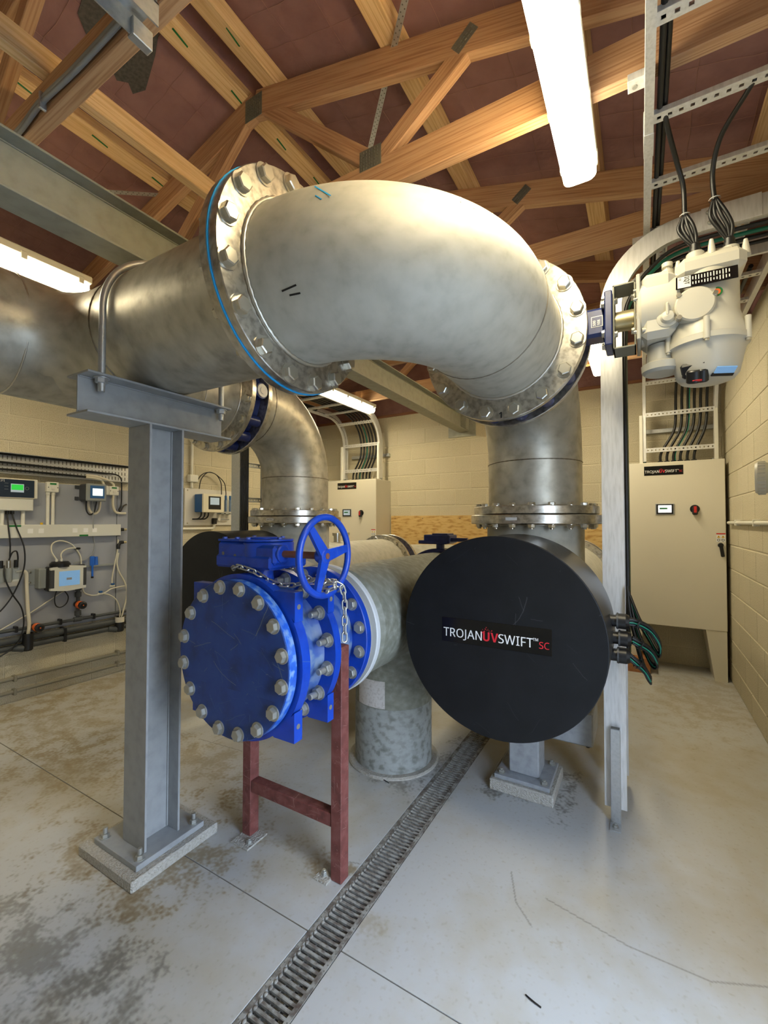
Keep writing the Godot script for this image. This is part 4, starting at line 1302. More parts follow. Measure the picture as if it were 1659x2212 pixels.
	# grey barrel: stub flange, horizontal barrel and riser into the floor
	t = thing("grey_pipe_tee", "grey-green composite pipe tee rising from the floor in the middle", "pipe", Vector3(c.x, 0, -2.265))
	mb = MB.new()
	mb.ring(c, Vector3.FORWARD, 1.562, 1.60, 0.2, 0.2885, 72, 0.003)
	part(t, "backing_ring", mb.mesh(), M.backing_grey)
	mb = MB.new()
	mb.ring(c, Vector3.FORWARD, 1.602, 1.632, 0.2, 0.292, 72, 0.004)
	part(t, "stub_flange", mb.mesh(), M.backing_white)
	bolts(t, Vector3(c.x, c.y, -1.632), Vector3.FORWARD, 0.2555, 16, 0.019, "nut", M.bolt_galv)
	part(t, "barrel", lat(Vector3(c.x, c.y, -1.63), Vector3.FORWARD, [Vector2(0, 0.0), Vector2(0, 0.232), Vector2(0.055, 0.250), Vector2(0.08, 0.270), Vector2(1.25, 0.272), Vector2(1.27, 0.262), Vector2(1.27, 0)], 72), M.grp)
	part(t, "riser", cy(Vector3(c.x, 0.30, -2.265), Vector3(c.x, c.y, -2.265), 0.2215, 64, 0), M.grp)
	part(t, "riser_base", cy(Vector3(c.x, 0.0, -2.265), Vector3(c.x, 0.35, -2.265), 0.2225, 64, 0.002), M.grp_dusty)
	part(t, "floor_collar", lat(Vector3(c.x, -0.001, -2.265), Vector3.UP, [Vector2(0, 0.262), Vector2(0.008, 0.262), Vector2(0.014, 0.254), Vector2(0.012, 0.2225)], 64), M.grout)
	mb = MB.new()
	mb.lathe(Vector3(c.x, 0.365, -2.265), Vector3.UP, [Vector2(0, 0.2228), Vector2(0.14, 0.2228)], 14, false, 0, 0.78)
	# turn the sheet so that it faces the camera's left
	single("paper_notice", "dirty white paper notice stuck round the grey riser", "notice", notice_mesh(c.x, -2.265, 0.2232, 0.355, 0.50, -0.52, 0.30), M.paper)
	# dark valve and gear operator on the barrel's far end
	t = thing("gear_valve", "dark navy gear-operated valve at the far end of the grey barrel", "valve", Vector3(c.x, c.y - 0.3, -3.0))
	mb = MB.new()
	mb.ring(c, Vector3.FORWARD, 2.905, 3.02, 0.2, 0.297, 56, 0.004)
	part(t, "body", mb.mesh(), M.blue_valve)
	mb = MB.new()
	mb.cyl(Vector3(c.x, c.y + 0.28, -2.965), Vector3(c.x, 1.20, -2.965), 0.03, 20)
	mb.box(Vector3(c.x, 1.238, -2.965), Vector3(0.20, 0.06, 0.15), 0.006)
	mb.box(Vector3(c.x + 0.02, 1.272, -2.965), Vector3(0.12, 0.012, 0.12), 0.003)
	mb.box(Vector3(c.x - 0.03, 1.215, -2.965), Vector3(0.22, 0.025, 0.16), 0.004)
	mb.cyl(Vector3(c.x + 0.09, 1.235, -2.93), Vector3(c.x + 0.22, 1.235, -2.93), 0.014, 14)
	part(t, "gear_operator", mb.mesh(), M.blue_valve)
	t = thing("outlet_header", "stainless outlet header behind the grey barrel, along the plywood", "pipe", Vector3(c.x, c.y - 0.25, -3.9))
	mb = MB.new()
	mb.tube([Vector3(c.x, c.y, -3.03), Vector3(c.x, c.y, -4.45)], 0.225, 48)
	part(t, "pipe", mb.mesh(), M.steel_matt)
	mb = MB.new()
	mb.ring(c, Vector3.FORWARD, 3.022, 3.055, 0.2, 0.29, 56, 0.003)
	part(t, "flange", mb.mesh(), M.steel_flange)
	# chain draped from the gearbox neck to the handwheel
	var t2 = thing("chain", "galvanised chain draped from gearbox neck to handwheel and hanging down", "chain", Vector3(-1.1, 1.15, -1.17))
	var paths = [[Vector3(-1.335, 1.182, -1.145), Vector3(-1.29, 1.196, -1.125), Vector3(-1.245, 1.192, -1.122), Vector3(-1.20, 1.178, -1.135), Vector3(-1.155, 1.150, -1.15), Vector3(-1.11, 1.137, -1.162), Vector3(-1.06, 1.137, -1.172), Vector3(-1.01, 1.15, -1.178), Vector3(-0.96, 1.162, -1.178), Vector3(-0.915, 1.158, -1.17)],
		[Vector3(-1.20, 1.187, -1.28), Vector3(-1.15, 1.186, -1.265), Vector3(-1.10, 1.176, -1.25), Vector3(-1.05, 1.160, -1.232), Vector3(-1.0, 1.156, -1.212), Vector3(-0.95, 1.150, -1.20)],
		[Vector3(-0.95, 1.150, -1.20), Vector3(-0.905, 1.162, -1.205), Vector3(-0.885, 1.14, -1.185), Vector3(-0.93, 1.125, -1.175), Vector3(-0.955, 1.14, -1.19), Vector3(-0.91, 1.152, -1.215), Vector3(-0.89, 1.135, -1.235), Vector3(-0.893, 1.085, -1.252), Vector3(-0.895, 1.02, -1.256), Vector3(-0.895, 0.945, -1.256)]]
	var lm = MB.new()
	var ring_pts = []
	for i in 10: ring_pts.append(Vector3(0.0095 + 0.0085 * cos(PI / 2 - PI * i / 9.0), 0.0085 * sin(PI / 2 - PI * i / 9.0), 0))
	for i in 10: ring_pts.append(Vector3(-0.0095 - 0.0085 * cos(-PI / 2 + PI * i / 9.0), 0.0085 * sin(-PI / 2 + PI * i / 9.0), 0))
	lm.tube(ring_pts, 0.0032, 7, false, true)
	var link = lm.mesh()
	for pth in paths:
		var cv = Curve3D.new()
		var pp = curve(pth, 6)
		for q in pp: cv.add_point(q)
		cv.bake_interval = 0.004
		var L = cv.get_baked_length()
		var n = int(L / 0.0275)
		for k in n:
			var p0 = cv.sample_baked(L * k / n)
			var p1 = cv.sample_baked(L * (k + 1) / n)
			var x = (p1 - p0).normalized()
			var z = x.cross(Vector3.UP if absf(x.y) < 0.9 else Vector3.RIGHT).normalized()
			var b = Basis(x, z.cross(x), z) * Basis(Vector3.RIGHT, 0.5 + (PI / 2 if k % 2 == 1 else 0.0))
			part(t2, "link", link, M.chain, Transform3D(b, (p0 + p1) / 2))
	# red-brown stand under the valve
	t = thing("pipe_stand", "red-brown primed steel stand with crossbar under the blue valve", "stand", Vector3(-1.26, 0, -1.385))
	part(t, "leg", bx(Vector3(-1.512, 0.006, -1.41), Vector3(-1.462, 0.655, -1.36), 0.003), M.primer)
	part(t, "leg", bx(Vector3(-1.032, 0.0, -1.41), Vector3(-0.982, 0.885, -1.36), 0.003), M.primer)
	part(t, "crossbar", bx(Vector3(-1.462, 0.195, -1.408), Vector3(-1.032, 0.245, -1.362), 0.003), M.primer)
	part(t, "saddle", bx(Vector3(-1.462, 0.61, -1.408), Vector3(-1.032, 0.65, -1.362), 0.003), M.primer)
	for q in [[-1.515, -1.405, -1.315], [-1.09, -1.41, -1.345]]:
		var fp = part(t, "foot_plate", bx(Vector3(q[0], 0, q[1] - 0.01), Vector3(q[0] + (0.10 if q[0] < -1.2 else 0.062), 0.007, q[2] + 0.015), 0.001), M.grout)
		part(fp, "anchor_bolt", bolt_mesh(0.012, "nut"), M.bolt_galv, Transform3D(Basis(Vector3.RIGHT, -PI / 2), Vector3(q[0] + (0.075 if q[0] < -1.2 else 0.025), 0.007, q[2] - 0.02)))

func notice_mesh(x, z, r, y0, y1, a0, a1):
	# thin curved sheet round a vertical pipe; angles measured from +Z towards +X
	var m = MB.new()
	var n = 16
	for i in n:
		var t0 = lerpf(a0, a1, float(i) / n)
		var t1 = lerpf(a0, a1, float(i + 1) / n)
		var d0 = Vector3(sin(t0), 0, cos(t0))
		var d1 = Vector3(sin(t1), 0, cos(t1))
		var o = Vector3(x, 0, z)
		for rr in [r, r + 0.0008]:
			var sgn = 1.0 if rr > r else -1.0
			m.quad(o + d0 * rr + Vector3.UP * y0, o + d1 * rr + Vector3.UP * y0, o + d1 * rr + Vector3.UP * y1, o + d0 * rr + Vector3.UP * y1, d0 * sgn, d1 * sgn, d1 * sgn, d0 * sgn)
	return m.mesh()

# ---------------------------------------------------------------- cabinets
func cabinet(x1, label, first):
	var x0 = x1 - 0.762
	var zf = -4.70
	var side = "right" if first else "left"
	var t = thing("control_cabinet", label, "cabinet", Vector3((x0 + x1) / 2, 0, -4.88), "control cabinets")
	part(t, "body", bx(Vector3(x0 + 0.004, 0.432, ZB + 0.006), Vector3(x1 - 0.004, 1.905, zf - 0.022), 0.003), M.cabinet_side)
	var d = part(t, "door", bx(Vector3(x0, 0.43, zf - 0.021), Vector3(x1, 1.908, zf), 0.004), M.cabinet)
	brand_plate(d, Vector3(x0 + 0.316, 1.831, zf), 0.30, Vector3.RIGHT, Vector3.BACK, M.label_black)
	# touch screen
	var h = part(d, "screen_bezel", bx(Vector3(x0 + 0.250, 1.428, zf), Vector3(x0 + 0.396, 1.53, zf + 0.01), 0.004), M.galv)
	# rotary isolator
	var kx = x0 + 0.545
	part(d, "isolator_plate", cy(Vector3(kx, 1.478, zf), Vector3(kx, 1.478, zf + 0.012), 0.036, 28, 0.003), M.black_plastic)
	part(d, "isolator_grip", bx(Vector3(kx - 0.02, 1.425, zf + 0.008), Vector3(kx + 0.02, 1.500, zf + 0.045), 0.008), M.black_plastic)
	part(d, "isolator_inlay", bx(Vector3(kx - 0.010, 1.445, zf + 0.045), Vector3(kx + 0.010, 1.500, zf + 0.047), 0.0005), M.red)
	var face = bx(Vector3(x0 + 0.258, 1.434, zf + 0.01), Vector3(x0 + 0.388, 1.524, zf + 0.0115), 0)
	part(h, "screen_surround", face, M.black_plastic)
	part(h, "screen", bx(Vector3(x0 + 0.272, 1.448, zf + 0.0115), Vector3(x0 + 0.374, 1.514, zf + 0.0122), 0), M.screen_hmi if first else M.screen_grey)
	part(h, "screen_field", bx(Vector3(x0 + 0.283, 1.478, zf + 0.0122), Vector3(x0 + 0.343, 1.492, zf + 0.0126), 0), M.green_label)
	# warning sticker and swing handle
	var wl = part(d, "warning_label", bx(Vector3(x1 - 0.068, 1.192, zf), Vector3(x1 - 0.005, 1.268, zf + 0.0006), 0), M.print_white)
	part(wl, "label_band", bx(Vector3(x1 - 0.068, 1.257, zf + 0.0006), Vector3(x1 - 0.005, 1.268, zf + 0.0010), 0), M.red)
	for k in 2:
		var cx = x1 - 0.052 + k * 0.03
		var tm = MB.new()
		tm.prism(PackedVector2Array([Vector2(-0.012, 0), Vector2(0.012, 0), Vector2(0, 0.021)]), Vector3(cx, 1.228, zf + 0.0006), Vector3.RIGHT, Vector3.UP, 0.0005)
		part(wl, "hazard_triangle", tm.mesh(), M.yellow)
		part(wl, "hazard_mark", bx(Vector3(cx - 0.0012, 1.232, zf + 0.0011), Vector3(cx + 0.0012, 1.242, zf + 0.0014), 0), M.print_black)
		part(wl, "order_ring", lat(Vector3(cx, 1.209, zf + 0.0006), Vector3.BACK, [Vector2(0, 0.007), Vector2(0, 0.011), Vector2(0.0004, 0.011), Vector2(0.0004, 0.007)], 16), M.dark_grey)
	var hm = MB.new()
	hm.cyl(Vector3(x1 - 0.040, 1.165, zf), Vector3(x1 - 0.040, 1.165, zf + 0.022), 0.02, 18, 0.003)
	hm.box(Vector3(x1 - 0.033, 1.115, zf + 0.022), Vector3(0.026, 0.10, 0.016), 0.006, Basis(Vector3.BACK, 0.13))
	part(d, "handle", hm.mesh(), M.black_plastic)
	# lifting eye and feet
	part(t, "lifting_eye", lat(Vector3(x1 - 0.06, 1.925, -4.93), Vector3.RIGHT, [Vector2(-0.005, 0.012), Vector2(-0.005, 0.022), Vector2(0.005, 0.022), Vector2(0.005, 0.012), Vector2(-0.005, 0.012)], 18), M.galv)
	for s in [0, 1]:
		var lm = MB.new()
		var poly
		if s == 1:
			poly = PackedVector2Array([Vector2(x1 - 0.150, 0.432), Vector2(x1 - 0.091, 0.0), Vector2(x1 - 0.003, 0.0), Vector2(x1 - 0.003, 0.432)])
		else:
			poly = PackedVector2Array([Vector2(x0 + 0.003, 0.432), Vector2(x0 + 0.003, 0.0), Vector2(x0 + 0.091, 0.0), Vector2(x0 + 0.150, 0.432)])
		lm.prism(poly, Vector3(0, 0, ZB + 0.05), Vector3.RIGHT, Vector3.UP, zf - 0.006 - ZB - 0.05)
		part(t, "leg", lm.mesh(), M.cabinet)
	# row of cable glands with cables rising to the ladder
	for k in 6:
		part(t, "cable_gland", cy(Vector3(x0 + 0.30 + k * 0.052, 1.905, -4.87), Vector3(x0 + 0.30 + k * 0.052, 1.935, -4.87), 0.023, 12, 0.002), M.black_plastic)
	for k in 6:
		var cb = thing("power_cable", "black cable number " + ["one", "two", "three", "four", "five", "six"][k] + " from the left in the row rising above the " + side + " cabinet", "cable", Vector3(x0 + 0.30 + k * 0.052, 1.935, -4.87), "cables above the " + side + " cabinet")
		var sx = x0 + 0.30 + k * 0.052
		var tx = x0 + 0.425 + k * 0.047
		part(cb, "sheath", tb(curve([Vector3(sx, 1.93, -4.87), Vector3(sx + 0.01, 2.02, -4.87), Vector3(tx - 0.02, 2.20, -4.875), Vector3(tx, 2.34, -4.875), Vector3(tx, 2.48, -4.85), Vector3(tx, 2.60, -4.77), Vector3(tx, 2.69, -4.64), Vector3(tx, 2.735, -4.45), Vector3(tx, 2.738, -4.0), Vector3(tx, 2.738, -3.0)], 6), 0.0115, 8), M.cable)
		if k == 2:
			part(cb, "stripe_wire", tb(curve([Vector3(sx + 0.014, 1.93, -4.857), Vector3(sx + 0.022, 2.02, -4.857), Vector3(tx - 0.008, 2.20, -4.862), Vector3(tx + 0.010, 2.34, -4.862), Vector3(tx + 0.010, 2.48, -4.835), Vector3(tx + 0.01, 2.60, -4.755)], 6), 0.004, 6), M.cable_green)
	var gw = thing("earth_cable", "green and black wires running down the left side of the ladder above the " + side + " cabinet", "cable", Vector3(x0 + 0.17, 1.92, -4.87), "earth wires")
	for k in 3:
		part(gw, "wire", tb(curve([Vector3(x0 + 0.165 + k * 0.009, 1.92, -4.86), Vector3(x0 + 0.168 + k * 0.008, 2.15, -4.865), Vector3(x0 + 0.166 + k * 0.009, 2.45, -4.85), Vector3(x0 + 0.166 + k * 0.009, 2.60, -4.77), Vector3(x0 + 0.166 + k * 0.009, 2.725, -4.5), Vector3(x0 + 0.166 + k * 0.009, 2.725, -3.4)], 6), 0.005, 6), M.cable_green if k == 1 else M.cable)
	part(t, "wire_gland", cy(Vector3(x0 + 0.174, 1.905, -4.87), Vector3(x0 + 0.174, 1.925, -4.87), 0.02, 12, 0.002), M.black_plastic)

func build_cabinets():
	cabinet(0.627, "tall cream control cabinet on splayed feet by the right wall", true)
	cabinet(-2.874, "tall pale control cabinet in the back left, behind the drop pipe", false)
	var t = thing("plywood_sheet", "yellowish plywood sheet fixed low on the back wall", "plywood", Vector3(-1.62, 0.25, ZB + 0.02))
	part(t, "sheet", bx(Vector3(-2.862, 0.25, ZB + 0.005), Vector3(-0.30, 1.442, ZB + 0.022), 0.001), M.plywood)
	for x in [-2.80, -2.40, -1.9, -1.3, -0.7]:
		part(t, "screw", cy(Vector3(x, 1.405, ZB + 0.022), Vector3(x, 1.405, ZB + 0.0235), 0.006, 10, 0), M.dark_grey)
	var cb = thing("cardboard_box", "small brown cardboard box on the floor behind the reactor", "box", Vector3(-0.03, 0, -4.75))
	part(cb, "carton", bx(Vector3(-0.15, 0, -4.88), Vector3(0.06, 0.13, -4.62), 0.002), M.cardboard)
	var fm = MB.new()
	fm.box(Vector3(0.075, 0.12, -4.75), Vector3(0.08, 0.003, 0.25), 0, Basis(Vector3.BACK, -0.6))
	part(cb, "flap", fm.mesh(), M.cardboard)

# ---------------------------------------------------------------- cable ladders
func rung_mesh(L):
	# slotted rung along local X, open side slots
	var key = "rung_%.3f" % L
	if cache.has(key): return cache[key]
	var m = MB.new()
	m.box(Vector3(0, 0.0, -0.013), Vector3(L, 0.002, 0.014))
	m.box(Vector3(0, 0.0, 0.013), Vector3(L, 0.002, 0.014))
	m.box(Vector3(0, -0.008, -0.0195), Vector3(L, 0.016, 0.002))
	m.box(Vector3(0, -0.008, 0.0195), Vector3(L, 0.016, 0.002))
	m.box(Vector3(0, -0.0155, -0.017), Vector3(L, 0.002, 0.006))
	m.box(Vector3(0, -0.0155, 0.017), Vector3(L, 0.002, 0.006))
	var n = int(L / 0.03)
	for k in n + 1:
		m.box(Vector3(-L / 2 + L * k / n, 0, 0.0), Vector3(0.019, 0.002, 0.0122))
	cache[key] = m.mesh()
	return cache[key]

func ladder(t, path, pn, width, rail_h, rail_w, first, gap, m):
	# rails: rectangle section swept along path in a plane with normal pn; second rail offset by pn*width; rungs between
	for k in [0.0, 1.0]:
		var pts = []
		for p in path: pts.append(p + pn * width * k)
		var mb = MB.new()
		mb.strip(pts, pn, rail_w, rail_h)
		part(t, "side_rail", mb.mesh(), m)
	var cv = Curve3D.new()
	for p in path: cv.add_point(p)
	cv.bake_interval = 0.01
	var L = cv.get_baked_length()
	var s = first
	while s < L - 0.03:
		var p = cv.sample_baked(s)
		var q = cv.sample_baked(minf(s + 0.01, L))
		var tang = (q - p).normalized()
		var up = pn.cross(tang)        # across the rail
		var b = Basis(pn, -up, pn.cross(-up))
		part(t, "rung", rung_mesh(width - rail_w), m, Transform3D(b, p + pn * width * 0.5 - up * rail_h * 0.40))
		s += gap

func build_trays():
	for i in 2:
		var dx = 0.0 if i == 0 else -3.50
		var side = "right" if i == 0 else "left"
		var x0 = 0.038 + dx
		var t = thing("cable_ladder", "aluminium cable ladder running overhead then curving down to the " + side + " cabinet", "cable ladder", Vector3(0.31 + dx, 2.7, -2.4), "cable ladders above the cabinets")
		var yc = 2.742
		var path = [Vector3(x0, yc, 0.6), Vector3(x0, yc, -4.50)]
		path += arc(Vector3(x0, yc - 0.37, -4.50), Vector3.UP, Vector3.FORWARD, 0.37, 0.05, PI / 2, 14)
		path.append(Vector3(x0, 1.935, -4.87))
		ladder(t, path, Vector3.RIGHT, 0.55, 0.085, 0.026, 0.262 + 0.005, 0.338, M.aluminium)
		# splices and brackets up to the truss chords
		for z in [-1.60, -2.535, -0.72, -3.45]:
			var br = part(t, "bracket", bx(Vector3(x0 - 0.06, 2.765, z - 0.02), Vector3(x0 + 0.0, 2.7895, z + 0.028), 0.001), M.aluminium)
			part(br, "screw", cy(Vector3(x0 - 0.04, 2.7645, z), Vector3(x0 - 0.04, 2.762, z), 0.008, 10, 0), M.bolt_galv)
		part(t, "splice", bx(Vector3(x0 - 0.0155, 2.697, -1.85), Vector3(x0 + 0.0155, 2.786, -1.74), 0.001), M.aluminium)
		for k in [0.0, 1.0]:
			part(t, "edge_cover", bx(Vector3(x0 - 0.042 + k * 0.575, 1.915, -4.84), Vector3(x0 - 0.014 + k * 0.575, 2.375, -4.812), 0.002), M.white_plastic)
		# wall strut behind the drop
		part(t, "wall_strut", bx(Vector3(x0 - 0.02, 2.235, ZB + 0.004), Vector3(x0 + 0.58, 2.275, ZB + 0.045), 0.002), M.galv)
		# black cables in the ladder along its left rail
		for k in 4:
			var cb = thing("tray_cable", "black cable " + ["lowest", "second", "third", "topmost"][k] + " in the bunch inside the left edge of the " + side + " overhead ladder", "cable", Vector3(x0 + 0.03, 2.74, -2.0), "cables in the overhead ladders")
			part(cb, "sheath", tb(curve([Vector3(x0 + 0.030 + (k % 2) * 0.014, 2.726 + k * 0.011, 0.6), Vector3(x0 + 0.031 + (k % 2) * 0.014, 2.726 + k * 0.011, -1.5), Vector3(x0 + 0.029 + (k % 2) * 0.014, 2.726 + k * 0.011, -3.0), Vector3(x0 + 0.03 + (k % 2) * 0.014, 2.726 + k * 0.011, -4.2)], 5), 0.0085, 8), M.cable)
	# ladder climbing from the nearer reactor, curving to the right wall
	var t = thing("cable_ladder", "bright aluminium cable ladder standing beside the nearer reactor and curving to the right wall", "cable ladder", Vector3(-0.11, 0, -2.4), "cable ladders at the reactors")
	var pn = Vector3.FORWARD
	var path = [Vector3(-0.112, 0.05, -2.305), Vector3(-0.112, 2.30, -2.305)]
	path += arc(Vector3(0.188, 2.36, -2.305), Vector3.LEFT, Vector3.UP, 0.30, 0.0, PI / 2, 16)
	path.append(Vector3(0.60, 2.66, -2.305))
	ladder(t, path, pn, 0.32, 0.091, 0.016, 0.30, 0.30, M.aluminium)
	var lip = MB.new()      # flanges of the front rail
	for e in [-1.0, 1.0]:
		var pts = []
		for i in path.size():
			var a = path[max(i - 1, 0)]
			var b = path[min(i + 1, path.size() - 1)]
			pts.append(path[i] + pn.cross((b - a).normalized()) * e * 0.043 + Vector3(0, 0, -0.012))
		lip.strip(pts, pn, 0.02, 0.004)
	part(t, "rail_flange", lip.mesh(), M.aluminium)
	var sp = part(t, "splice_plate", bx(Vector3(0.238, 2.613, -2.297), Vector3(0.44, 2.709, -2.291), 0.001), M.aluminium)
	for q in [Vector2(0.265, 2.685), Vector2(0.27, 2.64)]:
		part(sp, "bolt", bolt_mesh(0.009, "head"), M.bolt_galv, Transform3D(Basis(), Vector3(q.x, q.y, -2.291)))
	var ft = part(t, "foot_channel", bx(Vector3(-0.131, 0.0, -2.296), Vector3(-0.090, 0.42, -2.262), 0.002), M.galv)
	part(ft, "channel_slot", bx(Vector3(-0.128, 0.415, -2.293), Vector3(-0.093, 0.4205, -2.267), 0), M.pit)
	part(ft, "foot_tab", bx(Vector3(-0.134, 0.0, -2.262), Vector3(-0.088, 0.005, -2.20), 0.001), M.galv)
	part(ft, "anchor_bolt", bolt_mesh(0.011, "nut"), M.bolt_galv, Transform3D(Basis(Vector3.RIGHT, -PI / 2), Vector3(-0.111, 0.005, -2.23)))
	for k in 4:
		var cb = thing("ladder_cable", "black cable " + ["nearest the front", "second", "third", "rearmost"][k] + " on the bright ladder beside the nearer reactor", "cable", Vector3(-0.05, 0.3, -2.36 - k * 0.05), "cables on the bright ladder")
		part(cb, "sheath", tb(curve([Vector3(-0.056, 0.72, -2.34 - k * 0.05), Vector3(-0.055, 1.2, -2.345 - k * 0.05), Vector3(-0.057, 1.8, -2.34 - k * 0.05), Vector3(-0.056, 2.28, -2.34 - k * 0.05), Vector3(-0.03, 2.42, -2.34 - k * 0.05), Vector3(0.05, 2.53, -2.34 - k * 0.05), Vector3(0.18, 2.60, -2.34 - k * 0.05), Vector3(0.50, 2.605, -2.34 - k * 0.05)], 6), 0.009, 8), M.cable if k != 1 else M.cable_green)
	# ladder of the farther reactor with its black cable bundle
	t = thing("cable_ladder", "galvanised cable ladder rising behind the farther reactor, black cables beside it", "cable ladder", Vector3(-2.88, 0, -2.5), "cable ladders at the reactors")
	ladder(t, [Vector3(-2.88, 0.05, -2.50), Vector3(-2.88, 2.70, -2.50)], pn, 0.32, 0.10, 0.016, 0.30, 0.30, M.galv)
	for k in 5:
		var cb = thing("ladder_cable", "black cable " + ["leftmost", "second", "middle", "fourth", "rightmost"][k] + " in the upright bundle beside the galvanised ladder", "cable", Vector3(-2.82 + k * 0.016, 0.6, -2.50), "cables on the galvanised ladder")
		part(cb, "sheath", tb([Vector3(-2.818 + k * 0.017, 0.6, -2.50), Vector3(-2.818 + k * 0.017, 1.6, -2.502), Vector3(-2.818 + k * 0.017, 2.65, -2.50)], 0.0092, 8), M.cable)

# ---------------------------------------------------------------- electric actuator on the near valve
func build_actuator():
	var ay = PY + 0.005
	var az = -1.983
	var t = thing("valve_actuator", "pale grey electric valve actuator with nameplate and cable glands at right", "actuator", Vector3(0.05, 1.88, az))
	# valve neck and top flange (blue)
	var nk = thing("valve_neck", "dark blue valve neck with cast lettering between flange and grey actuator bracket", "valve part", Vector3(-0.15, 2.1, az))
	part(nk, "neck", bx(Vector3(-0.26, ay - 0.058, az - 0.05), Vector3(-0.112, ay + 0.058, az + 0.05), 0.012), M.blue_valve)
	part(nk, "top_flange", bx(Vector3(-0.116, ay - 0.108, az - 0.07), Vector3(-0.088, ay + 0.108, az + 0.07), 0.004), M.blue_valve)
	var pl = part(nk, "cast_plate", bx(Vector3(-0.165, ay - 0.022, az + 0.05), Vector3(-0.122, ay + 0.022, az + 0.0515), 0.0005), M.sticker)
	part(pl, "plate_field", bx(Vector3(-0.162, ay - 0.019, az + 0.0515), Vector3(-0.125, ay + 0.019, az + 0.0522), 0), M.blue_valve)
	text(pl, "lettering", "500", 0.010, M.sticker, Vector3(-0.153, ay - 0.017, az + 0.0522), Basis(Vector3.BACK, PI / 2), 0.0006, true)
	text(pl, "lettering", "10R", 0.010, M.sticker, Vector3(-0.137, ay - 0.017, az + 0.0522), Basis(Vector3.BACK, PI / 2), 0.0006, true)
	for q in [Vector2(0.082, 0.05), Vector2(-0.055, 0.05), Vector2(-0.095, 0.02), Vector2(0.055, 0.062)]:
		part(nk, "bolt", bolt_mesh(0.013, "head"), M.bolt_steel, Transform3D(Basis(Vector3.UP, -PI / 2), Vector3(-0.116, ay + q.x, az + q.y)))
	# square-tube bracket open to the front
	var br = MB.new()
	var x0 = -0.087
	var x1 = -0.008
	var y0 = ay - 0.125
	var y1 = ay + 0.128
	br.span(Vector3(x0, y0, az - 0.055), Vector3(x0 + 0.006, y1, az + 0.055), 0.001)
	br.span(Vector3(x1 - 0.006, y0, az - 0.055), Vector3(x1, y1, az + 0.055), 0.001)
	br.span(Vector3(x0, y0, az - 0.055), Vector3(x1, y0 + 0.006, az + 0.055), 0.001)
	br.span(Vector3(x0, y1 - 0.006, az - 0.055), Vector3(x1, y1, az + 0.055), 0.001)
	part(t, "bracket", br.mesh(), M.bare_grey)
	part(t, "coupling", lat(Vector3(x0 + 0.006, ay, az), Vector3.RIGHT, [Vector2(0, 0), Vector2(0, 0.039), Vector2(0.066, 0.039), Vector2(0.066, 0)], 6), M.brass)
	for q in [Vector2(0.075, 0.03), Vector2(-0.06, 0.035)]:
		part(t, "bracket_bolt", bolt_mesh(0.012, "head"), M.bolt_steel, Transform3D(Basis(Vector3.UP, PI / 2), Vector3(x0 + 0.006, ay + q.x, az + q.y)))
		part(t, "bracket_bolt", bolt_mesh(0.012, "head"), M.bolt_steel, Transform3D(Basis(Vector3.UP, -PI / 2), Vector3(x1 - 0.006, ay + q.x, az + q.y)))
	# base plate and gear housing
	part(t, "mount_plate", bx(Vector3(-0.006, ay - 0.12, az - 0.10), Vector3(0.008, ay + 0.13, az + 0.10), 0.004), M.actuator_dark)
	var gm = MB.new()
	gm.box(Vector3(0.062, ay + 0.002, az), Vector3(0.112, 0.246, 0.20), 0.022)
	gm.cyl(Vector3(0.0, ay + 0.005, az), Vector3(0.13, ay + 0.005, az), 0.118, 48, 0.01)
	part(t, "gear_housing", gm.mesh(), M.actuator)
	for q in [[0.075, 0.085], [0.035, 0.10], [-0.085, 0.09]]:
		var rib = MB.new()
		rib.tube([Vector3(0.012, ay + q[0], az + q[1]), Vector3(0.05, ay + q[0], az + q[1]), Vector3(0.085, ay + q[0], az + q[1] - 0.012)], [0.008, 0.007, 0.002], 10)
		part(t, "rib", rib.mesh(), M.actuator)
		part(t, "cap_screw", cy(Vector3(-0.016, ay + q[0], az + q[1] - 0.006), Vector3(0.004, ay + q[0], az + q[1] - 0.006), 0.007, 12, 0.001), M.bolt_steel)
	part(t, "stop_bolt", lat(Vector3(0.096, ay + 0.10, az + 0.03), Vector3.UP, [Vector2(0, 0.021), Vector2(0.045, 0.021), Vector2(0.045, 0.011), Vector2(0.058, 0.011), Vector2(0.058, 0.018), Vector2(0.074, 0.018), Vector2(0.074, 0)], 18), M.actuator)
	# hand wheel drum low at the left
	part(t, "hand_drum", lat(Vector3(0.075, ay - 0.235, az + 0.0), Vector3.UP, [Vector2(0, 0), Vector2(0, 0.055), Vector2(0.01, 0.066), Vector2(0.035, 0.068), Vector2(0.045, 0.05), Vector2(0.11, 0.045)], 36), M.actuator_dark)
	# selector hub facing the camera
	part(t, "selector_hub", lat(Vector3(0.092, ay - 0.06, az + 0.085), Vector3.BACK, [Vector2(-0.03, 0.036), Vector2(0.018, 0.034), Vector2(0.022, 0.024), Vector2(0.036, 0.018), Vector2(0.04, 0)], 28), M.actuator)
	part(t, "selector_lever", bx(Vector3(0.086, ay - 0.06, az + 0.115), Vector3(0.096, ay - 0.012, az + 0.127), 0.004), M.actuator)
	# main body: upright drum with domed lower cover
	var bc = Vector3(0.215, 0, az + 0.01)
	part(t, "main_body", lat(bc + Vector3(0, 2.02, 0), Vector3.UP, [Vector2(0, 0), Vector2(0, 0.122), Vector2(0.03, 0.118), Vector2(0.09, 0.098), Vector2(0.20, 0.098), Vector2(0.24, 0.09), Vector2(0.24, 0)], 48, true), M.actuator)
	part(t, "neck_block", bx(Vector3(0.10, ay - 0.075, az - 0.07), Vector3(0.20, ay + 0.085, az + 0.075), 0.02), M.actuator)
